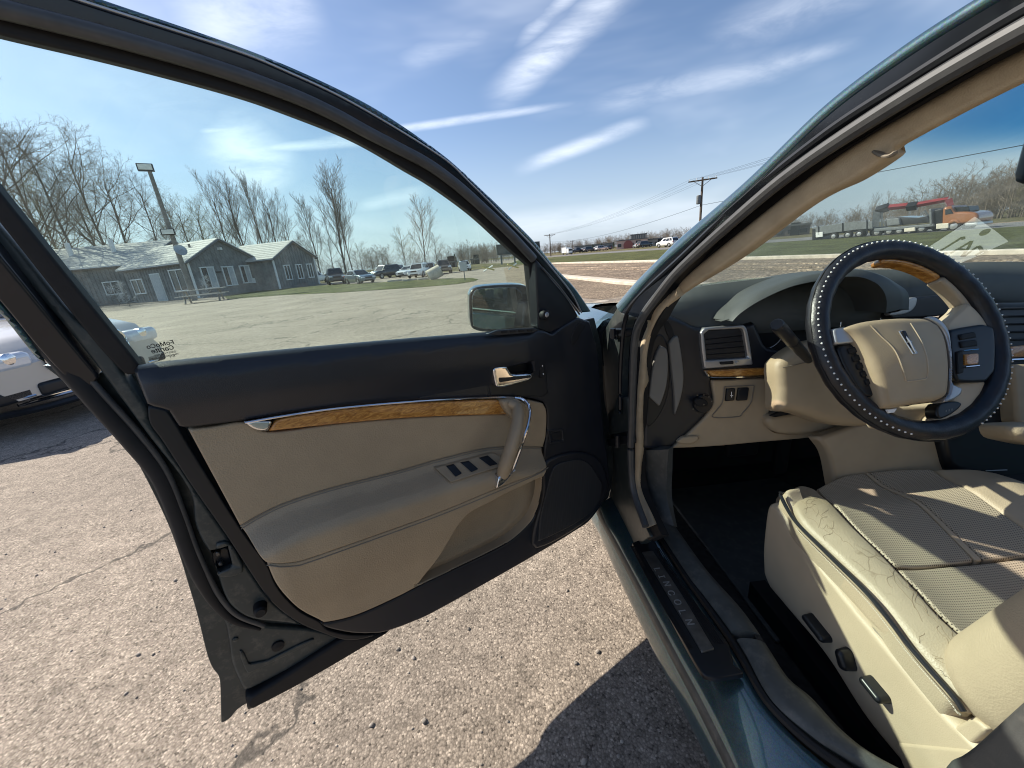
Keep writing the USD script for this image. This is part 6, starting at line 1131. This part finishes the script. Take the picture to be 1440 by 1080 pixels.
# ---- boom truck with trailer beyond the verge
T0, T1 = gz(1143, 338.0), gz(1378, 322.0); TF = Frame(T0, T1 - T0, [0, 0, 1]); 
if np.dot(TF.W, EYE - T0) < 0: TF = Frame(T0, T0 - T1, [0, 0, 1])
K['orange'] = cpaint('orange_paint', (.30, .115, .042)); K['redpaint'] = cpaint('red_boom_paint', (.24, .028, .024)); K['cream'] = mat('cream_panel', (.60, .55, .45), .6); K['greysteel'] = mat('grey_steel', (.14, .15, .155), .6, .3, .2)
bt2 = thing('boom_truck', 'orange boom truck with a folded red crane on the highway, seen through the windshield', 'truck')
tp = lambda nm, px, w, th, m, r=.05: obj(nm, pad(TF, px, w, th, r, .4), K[m] if isinstance(m, str) else m, bt2, smooth=30)
def twheel(par, x, y, rpx, w=-.1):
    c = TF.hit(x, y, w); r = np.linalg.norm(TF.hit(x, y - rpx, w) - c)
    for dw in (0, -2.1):
        cc = c + TF.W * dw; wl = obj('wheel', tube([cc - TF.W * .3, cc - TF.W * .25, cc, cc + TF.W * .02], [r * .9, r, r, r * .85], 22), K['black'], par); obj('rim', tube([cc, cc + TF.W * .03, cc + TF.W * .05], [r * .6, r * .56, r * .2], 16), K['silver'], wl)
tp('deck', [(1229, 321.5), (1313, 314.5), (1313, 318.5), (1229, 326)], .0, 2.4, 'greysteel'); tp('chassis', [(1230, 325), (1345, 316), (1345, 319), (1230, 329)], -.5, 1.4, 'trimblk')
tp('load', [(1245, 307), (1262, 305), (1290, 306), (1305, 303), (1307, 313), (1245, 319)], -.2, 2.0, PBk); tp('tank', [(1246, 308), (1264, 306.5), (1266, 316), (1247, 318)], .02, .2, 'greysteel')
tp('sleeper', [(1313, 296), (1326, 293), (1325, 316), (1314, 317)], -.2, 2.0, 'trimblk'); tp('headboard', [(1306, 294), (1310, 293.5), (1311, 316), (1307, 316.5)], .02, 2.3, 'greysteel')
tp('cab', [(1325, 295), (1328, 291), (1337, 289.5), (1342, 298), (1360, 297.5), (1373, 299), (1376, 305), (1374, 312), (1352, 315), (1324, 318)], -.05, 2.2, 'orange', .15); tp('cab_window', [(1329, 295), (1336, 293.5), (1340, 300), (1329, 302)], -.02, .1, 'darkwin', .01); tp('side_step', [(1316, 315), (1334, 313.5), (1334, 321), (1316, 322.5)], .02, 2.3, 'cream'); tp('battery_box', [(1271, 321), (1287, 319.5), (1287, 325), (1271, 326.5)], .02, .5, 'cream')
tp('hood_stack', [(1341, 291), (1362, 290), (1364, 297), (1342, 298)], -.4, 1.4, 'trimblk'); tp('front_fender', [(1333, 314), (1338, 309), (1346, 309), (1351, 314), (1347, 314), (1342, 312), (1338, 314)], .03, .5, 'orange'); tp('front_bumper', [(1356, 314.5), (1375, 312.5), (1375, 316.5), (1357, 318)], -.05, 2.2, 'silver')
for x, y, r in ((1233, 327, 5.5), (1250, 325.5, 5.5), (1264.5, 324.5, 5.5), (1296, 321.5, 5.8), (1341, 318, 7.6)): twheel(bt2, x, y, r)
bm = lambda a, b, r0, r1, m, nm='boom', w=-.9: obj(nm, tube([TF.hit(*a, w), TF.hit(*b, w)], [r0, r1], 4), K[m], bt2, smooth=False)
bm((1231, 319), (1233, 295), .35, .28, 'greysteel', 'crane_column'); bm((1233, 296), (1250, 291), .30, .32, 'trimblk', 'crane_joint'); bm((1248, 292), (1286, 288), .22, .19, 'redpaint'); bm((1284, 289), (1334, 280), .19, .17, 'redpaint'); bm((1276, 291), (1290, 289), .30, .30, 'trimblk', 'crane_joint'); bm((1333, 281), (1337, 290), .26, .20, 'redpaint', 'boom_tip'); bm((1240, 297), (1240, 318), .10, .10, 'greysteel', 'stay'); bm((1236, 300), (1246, 318), .09, .09, 'greysteel', 'stay'); bm((1300, 296), (1316, 318), .07, .07, 'greysteel', 'stay')
tr_ = thing('flat_trailer', 'grey open trailer coupled behind the boom truck', 'trailer')
obj('side_wall', pad(TF, [(1142, 320), (1202, 311.5), (1227, 311), (1227, 321.5), (1204, 323), (1143, 331)], -.05, .1, .02, .5), K['greysteel'], tr_); obj('load_bed', pad(TF, [(1142, 327), (1227, 320), (1227, 324), (1143, 332)], -.15, 2.2, .02, .5), K['trimblk'], tr_); obj('end_panel', pad(TF, [(1147, 327), (1157, 326), (1157, 333), (1147, 334)], .0, .05, .02, .3), K['whitep'], tr_); obj('tail_frame', pad(TF, [(1142, 322), (1146, 322), (1146, 338), (1142, 338)], .0, 2.3, .02, .4), K['trimblk'], tr_); obj('drawbar', pad(TF, [(1222, 322), (1232, 321), (1232, 324), (1222, 325)], -1., .2, .02, .3), K['trimblk'], tr_)
for i in range(3): x = 1150 + 34 * i; obj('stake', pad(TF, [(x, 319.5 - (x - 1142) * .142), (x + 1.4, 319.3 - (x - 1142) * .142), (x + 1.4, 331 - (x - 1142) * .09), (x, 331 - (x - 1142) * .09)], -.0, .08, .01, .4), K['trimblk'], tr_)
for x, y, r in ((1172, 332.5, 5), (1192, 330.5, 5), (1208, 329, 5)): twheel(tr_, x, y, r)

# ================================================================ billboard, sheds, poles
bb = thing('billboard', 'dark billboard on steel legs beside the window frame', 'billboard')
b0, b1 = at(698, 344, 62), at(759, 339, 66); b1[2] = b0[2]; BF = Frame(b0, b1 - b0, [0, 0, 1]); wdt = np.linalg.norm(b1 - b0); hgt = b0[2] - at(698, 359, 62)[2]
obj('panel', pad_uv(BF, Polygon([(0, -hgt), (wdt, -hgt), (wdt, 0), (0, 0)]), 0, .25, .03, .8), mat('billboard_back', (.055, .065, .06), .7, var=.5, vs=.6), bb)
for u in (.1, .4, .7, .95): obj('leg', tube([b0 + BF.U * wdt * u - [0, 0, b0[2]], b0 + BF.U * wdt * u - [0, 0, hgt * .3]] - BF.W * .3, .14, 8), K['greysteel'], bb)
obj('catwalk', box(*((b0 + b1) / 2 - [0, 0, hgt + .1] + BF.W * .4), wdt, .6, .08, rz=math.atan2(BF.U[1], BF.U[0])), K['greysteel'], bb, smooth=False)
K['brick'] = mat('pinkish_brick', (.50, .36, .30), .85, var=.15, vs=.8); K['tan'] = mat('tan_wall', (.38, .33, .28), .85)
def block(name, label, x0, x1, yt, dist, depth, m, roof=True, nwin=0):
    a, b = at(x0, yt, dist), at(x1, yt - .095 * (x1 - x0), dist); H = (a[2] + b[2]) / 2; dx = b[:2] - a[:2]; L = np.linalg.norm(dx); t = thing(name, label, 'building', (*(a[:2] + b[:2]) / 2, 0), math.atan2(dx[1], dx[0]))
    obj('wall', box(0, depth / 2, H / 2, L, depth, H), m, t, smooth=False)
    if roof: obj('parapet', box(0, depth / 2, H + .15, L + .4, depth + .4, .3), K['brownroof'], t, smooth=False)
    for i in range(nwin):
        w = obj('window', box(-L / 2 + L * (i + .5) / nwin, -.03, H * .45, L / nwin * .55, .1, H * .4), K['darkwin'], t, smooth=False)
    obj('door', box(L * .2, -.05, 1.1, 1.4, .12, 2.2), K['trimblk'], t, smooth=False); return t, L, H
t, L_, H_ = block('brick_building', 'pinkish brick building with an arched entrance across the highway', 867, 911, 339.5, 140, 14, K['brick'], True, 5)
ar = trimesh.creation.cylinder(1.5, .6, sections=32); ar.apply_transform(trimesh.transformations.rotation_matrix(math.pi / 2, [1, 0, 0])); ar.apply_translation([-L_ * .12, -.2, 1.0]); obj('arch', ar, mat('red_arch', (.22, .07, .06), .7), t)
block('tan_building', 'low tan building right of the brick building', 911, 936, 337.5, 145, 12, K['tan'], True, 3)
t, L_, H_ = block('grey_block', 'grey ribbed block standing above the brick building roof', 887, 909, 331, 165, 8, K['greysteel'], True, 0)
for i in range(7): obj('rib', box(-L_ / 2 + L_ * (i + .5) / 7, -.1, H_ * .75, .25, .2, H_ * .45), K['tan'], t, smooth=False)
block('low_shed', 'low brown shed behind the parked brown SUV', 617, 642, 371, 84, 6, K['greywood'], True, 2)
block('flat_shed', 'small flat roofed shed left of the billboard legs', 662, 673, 366, 100, 6, K['greywood'], True, 1)
block('pale_tower', 'small pale building on the horizon left of the billboard', 678, 684, 364.5, 170, 6, K['siding'], True, 1)
block('strip_mall', 'long low grey building behind the line of far cars', 808, 862, 347, 215, 12, K['siding'], True, 7)
for i, (a, b, yt, dd) in enumerate([(1072, 1140, 322, 92)]): block('brown_barn', 'long dark barn behind the trailer, seen through the windshield', a, b, yt, dd, 10, mat('barn_wall', (.13, .11, .10), .9), True, 4)
K['pole'] = mat('pole_wood', (.11, .085, .065), .9, var=.3, vs=3)
def upole(name, label, x, yt, dist, arm, tr=False):
    d = ray(x, 340); b = EYE[:2] + d[:2] / math.hypot(d[0], d[1]) * dist; H = at(x, yt, dist)[2]; t = thing(name, label, 'utility pole', (b[0], b[1], 0), math.atan2(d[1], d[0]) - math.pi / 2)
    obj('pole', tube([(0, 0, -.2), (0, 0, H)], [.19, .13], 10), K['pole'], t); obj('crossarm', box(0, -.16, H - .35, arm, .13, .16), K['pole'], t, smooth=False)
    for u in (-.46, -.2, .2, .46): obj('insulator', tube([(arm * u, -.16, H - .28), (arm * u, -.16, H - .05)], .05, 6), K['whitep'], t)
    for sg in (-1, 1): obj('brace', tube([(sg * arm * .3, -.14, H - .4), (0, -.14, H - 1.1)], .03, 4), K['pole'], t)
    if tr: obj('transformer', tube([(-.35, -.1, H - 3.2), (-.35, -.1, H - 3.1), (-.35, -.1, H - 2.2), (-.35, -.1, H - 2.1)], [.2, .28, .28, .2], 14), K['greysteel'], t)
    return np.array([b[0], b[1], H]), d
A1, d1 = upole('utility_pole', 'tall utility pole with crossarm and transformer beside the windshield pillar', 983, 250, 62, 3.4, True)
A2, d2 = upole('utility_pole', 'distant utility pole with crossarm right of the door frame', 773.5, 329, 122, 3.2)
for x, yt, dist in ((849, 340, 210), (671, 356, 200), (683, 354, 190), (661, 358, 230), (805, 338, 230)): upole('utility_pole', {849: 'tiny utility pole above the far line of cars', 671: 'middle of three tiny poles left of the billboard', 683: 'right hand of three tiny poles left of the billboard', 661: 'left hand of three tiny poles left of the billboard', 805: 'tiny pole above the white truck on the highway'}[x], x, yt, dist, 2.6)
def wire(name, label, a, b, sag, r=.012):
    t = np.linspace(0, 1, 30)[:, None]; P = a * (1 - t) + b * t; P[:, 2] -= sag * 4 * (t * (1 - t))[:, 0]; return tag(obj(name, tube(P, r, 5), K['trimblk']), label, 'wire')
sd = np.array([d1[1], -d1[0], 0]) / math.hypot(d1[0], d1[1])
E1 = at(1900, -60, 30)
for i, u in enumerate((-1.56, -.68, .68, 1.56)):
    wire('power_line', ('leftmost', 'second', 'third', 'rightmost')[i] + ' wire on the crossarm, from the tall pole to the distant pole', A1 + sd * u - [0, 0, .08], A2 + sd * u * .9 - [0, 0, .05], 1.0, .010)
    wire('power_line', ('leftmost', 'second', 'third', 'rightmost')[i] + ' wire on the crossarm, from the tall pole towards the right', A1 + sd * u - [0, 0, .08], E1 + sd * u, .5, .010)
La = A1 - [0, 0, A1[2] - at(983, 289, 62)[2]]; wire('cable', 'lower cable from the tall pole past the windshield', La, at(1900, 118, 34), .0, .022); wire('cable', 'lower cable from the tall pole to the distant pole', La, A2 - [0, 0, 2.2], 1.2, .02)
# small things on the lot
bar = gz(612, 393); bt3 = thing('concrete_pipe', 'short round concrete pipe lying on the grass before the white SUV', 'pipe', (bar[0], bar[1], 0), .3)
obj('pipe', oriented(trimesh.transformations.translation_matrix([0, 0, .42]) @ trimesh.transformations.rotation_matrix(1.2, [0, 1, 0]), trimesh.creation.annulus(.32, .42, 1.0, sections=28)), K['concrete'], bt3)
for i, (x, y, l) in enumerate([(558, 395.5, 1.5), (580, 394.3, 1.5), (600, 393, 1.3)]):
    p = gz(x, y); k_ = thing('parking_block', ('leftmost', 'middle', 'right hand')[i] + ' flat concrete block on the grass before the white SUV', 'kerb stone', (p[0], p[1], 0), .25)
    obj('block', box(0, 0, .07, l, .4, .14, bev=.03), K['concrete'], k_)
p = gz(654, 394); sg = thing('sign_post', 'small grey sign on a thin post at the end of the grass strip', 'sign', (p[0], p[1], 0)); hz = at(654, 368, math.hypot(p[0], p[1]))[2]
obj('post', tube([(0, 0, 0), (0, 0, hz)], .03, 6), K['greysteel'], sg); obj('plate', box(0, -.04, hz - .25, .42, .03, .5), K['silver'], sg, smooth=False)
for i, (x, y) in enumerate([(687, 383), (722, 380)]):
    p = gz(x, y); q_ = thing('marker', ('left', 'right')[i] + ' yellow and white barrier leaning on the bare ground below the billboard', 'barrier', (p[0], p[1], 0), .5 * i)
    obj('board', tube([(-.5, 0, .5), (.5, 0, .15)], .06, 4), mat('yellow_board', (.55, .45, .15), .6) if i == 0 else UsdShade.Material.Get(stage, '/World/Looks/yellow_board'), q_); obj('board', tube([(-.4, .1, .1), (.4, .1, .5)], .06, 4), K['whitep'], q_)
# brush by the house wall
for i, (x, y) in enumerate([(168, 428), (182, 429), (298, 416)]):
    p = gz(x, y); p[:2] *= .86; sh = thing('dry_shrub', ('leafless shrub under the small window of the gabled house', 'leafless shrub left of the pale door of the gabled house', 'low dry shrub behind the picnic table')[i], 'shrub', (p[0], p[1], 0), i * 2.); m1, m2 = bare_tree(50 + i, 1.5, .9, .05, .3, .7, 3); obj('stem', m1, K['bark'], sh); obj('twigs', m2, K['curtain'], sh, smooth=False)

# ================================================================ near white car at the left
PWn = cpaint('pearl_silver_paint', (.46, .445, .41), .25)
nose = np.array([-4.05, 3.93]); ang = math.radians(-4)
cx, cy = nose - 2.3 * np.array([math.cos(ang), math.sin(ang)])
near = vehicle('white_sedan', 'white sedan parked close by, its nose behind the open door frame', 'sedan', PWn, (cx, cy, 0), ang, 1.0)
for sy in (1, -1):                                                  # lamp clusters of the near car
    obj('lamp_projector', tube([(2.28, sy * .60, .66), (2.335, sy * .60, .66), (2.345, sy * .60, .66)], [.055, .055, .03], 20), K['chrome'], near); obj('lamp_projector', tube([(2.25, sy * .74, .66), (2.30, sy * .74, .66), (2.31, sy * .74, .66)], [.04, .04, .02], 20), K['trimblk'], near)
    obj('fog_recess', box(2.27, sy * .66, .36, .12, .26, .11, bev=.03), K['trimblk'], near); obj('fog_trim', tube([(2.33, sy * .54, .33), (2.31, sy * .70, .33), (2.24, sy * .80, .36)], .012, 6), K['chrome'], near)
for k in range(9): obj('grille_slat', tube([(2.37, -.30 + .075 * k, .52), (2.33, -.30 + .075 * k, .72)], .012, 5), K['chrome'], near)
obj('grille_frame', tube(spline([(2.34, -.38, .62), (2.36, -.3, .74), (2.36, 0, .75), (2.36, .3, .74), (2.34, .38, .62), (2.38, .3, .5), (2.39, 0, .49), (2.38, -.3, .5), (2.34, -.38, .62)], 60), .018, 6), K['chrome'], near)
for k in range(4): obj('intake_bar', tube(spline([(2.28, -.55, .30 + .035 * k), (2.36, 0, .30 + .035 * k), (2.28, .55, .30 + .035 * k)], 12), .010, 5), K['black'], near)
obj('intake_trim', tube(spline([(2.24, -.62, .27), (2.37, 0, .265), (2.24, .62, .27)], 20), .016, 6), K['chrome'], near)
obj('bumper_lip', tube(spline([(2.05, -.86, .22), (2.28, -.5, .2), (2.33, 0, .2), (2.28, .5, .2), (2.05, .86, .22)], 30), .05, 6, flat=.6), K['trimblk'], near)

# ================================================================ paper tag lying on the dash, seen mirrored in the windshield
SMP = [((1371, 305), (1.392, 1.066)), ((1418, 340), (1.538, 1.125)), ((1390, 355), (1.528, 1.169)), ((1362, 368), (1.515, 1.213)), ((1316, 344), (1.364, 1.159)), ((1340, 326), (1.377, 1.116)), ((1353, 334), (1.416, 1.132)), ((1322, 353), (1.394, 1.179)), ((1384, 352), (1.511, 1.164))]
qd = lambda x, y: [1, (x - 1360) / 50, (y - 340) / 30, (x - 1360) * (y - 340) / 1500, ((y - 340) / 30)**2]
CO = np.linalg.lstsq(np.array([qd(*p) for p, _ in SMP]), np.array([w for _, w in SMP]), rcond=None)[0]
def on_tag(x, y, up=0.):
    a = np.array(qd(x, y)) @ CO; return np.array([a[0], a[1], P0[2] - Nn[1] / Nn[2] * (a[1] - P0[1]) + up])
tgp = thing('paper_tag', 'white paper tag with printed letters lying on the dash under the windshield', 'tag')
ta, tb = on_tag(1371, 305), on_tag(1418, 340); TGF = Frame(ta, tb - ta, np.cross(Nn, tb - ta)); Lt = np.linalg.norm(tb - ta)
if TGF.V[1] < 0: TGF = Frame(tb, ta - tb, np.cross(Nn, ta - tb))
sgv = 1 if TGF.V[1] > 0 else -1
hp = on_tag(1386, 329) - TGF.o; hole = Point(hp @ TGF.U, hp @ TGF.V).buffer(.012)
K['paper'] = mat('white_paper', (.84, .84, .82), .8, var=.02)
obj('sheet', pad_uv(TGF, Polygon([(0, 0), (Lt, 0), (Lt, .118 * sgv), (0, .118 * sgv)]).buffer(0).difference(hole), .0, .0008, .0001, .012), K['paper'], tgp)
lt = []
for L in LET:
    P = spline(np.array([on_tag(*q, .0012) for q in L]), 8); lt.append(tube(P, .0042, 4, flat=.2, up=Nn))
obj('printed_letters', lt, K['trimblk'], tgp)
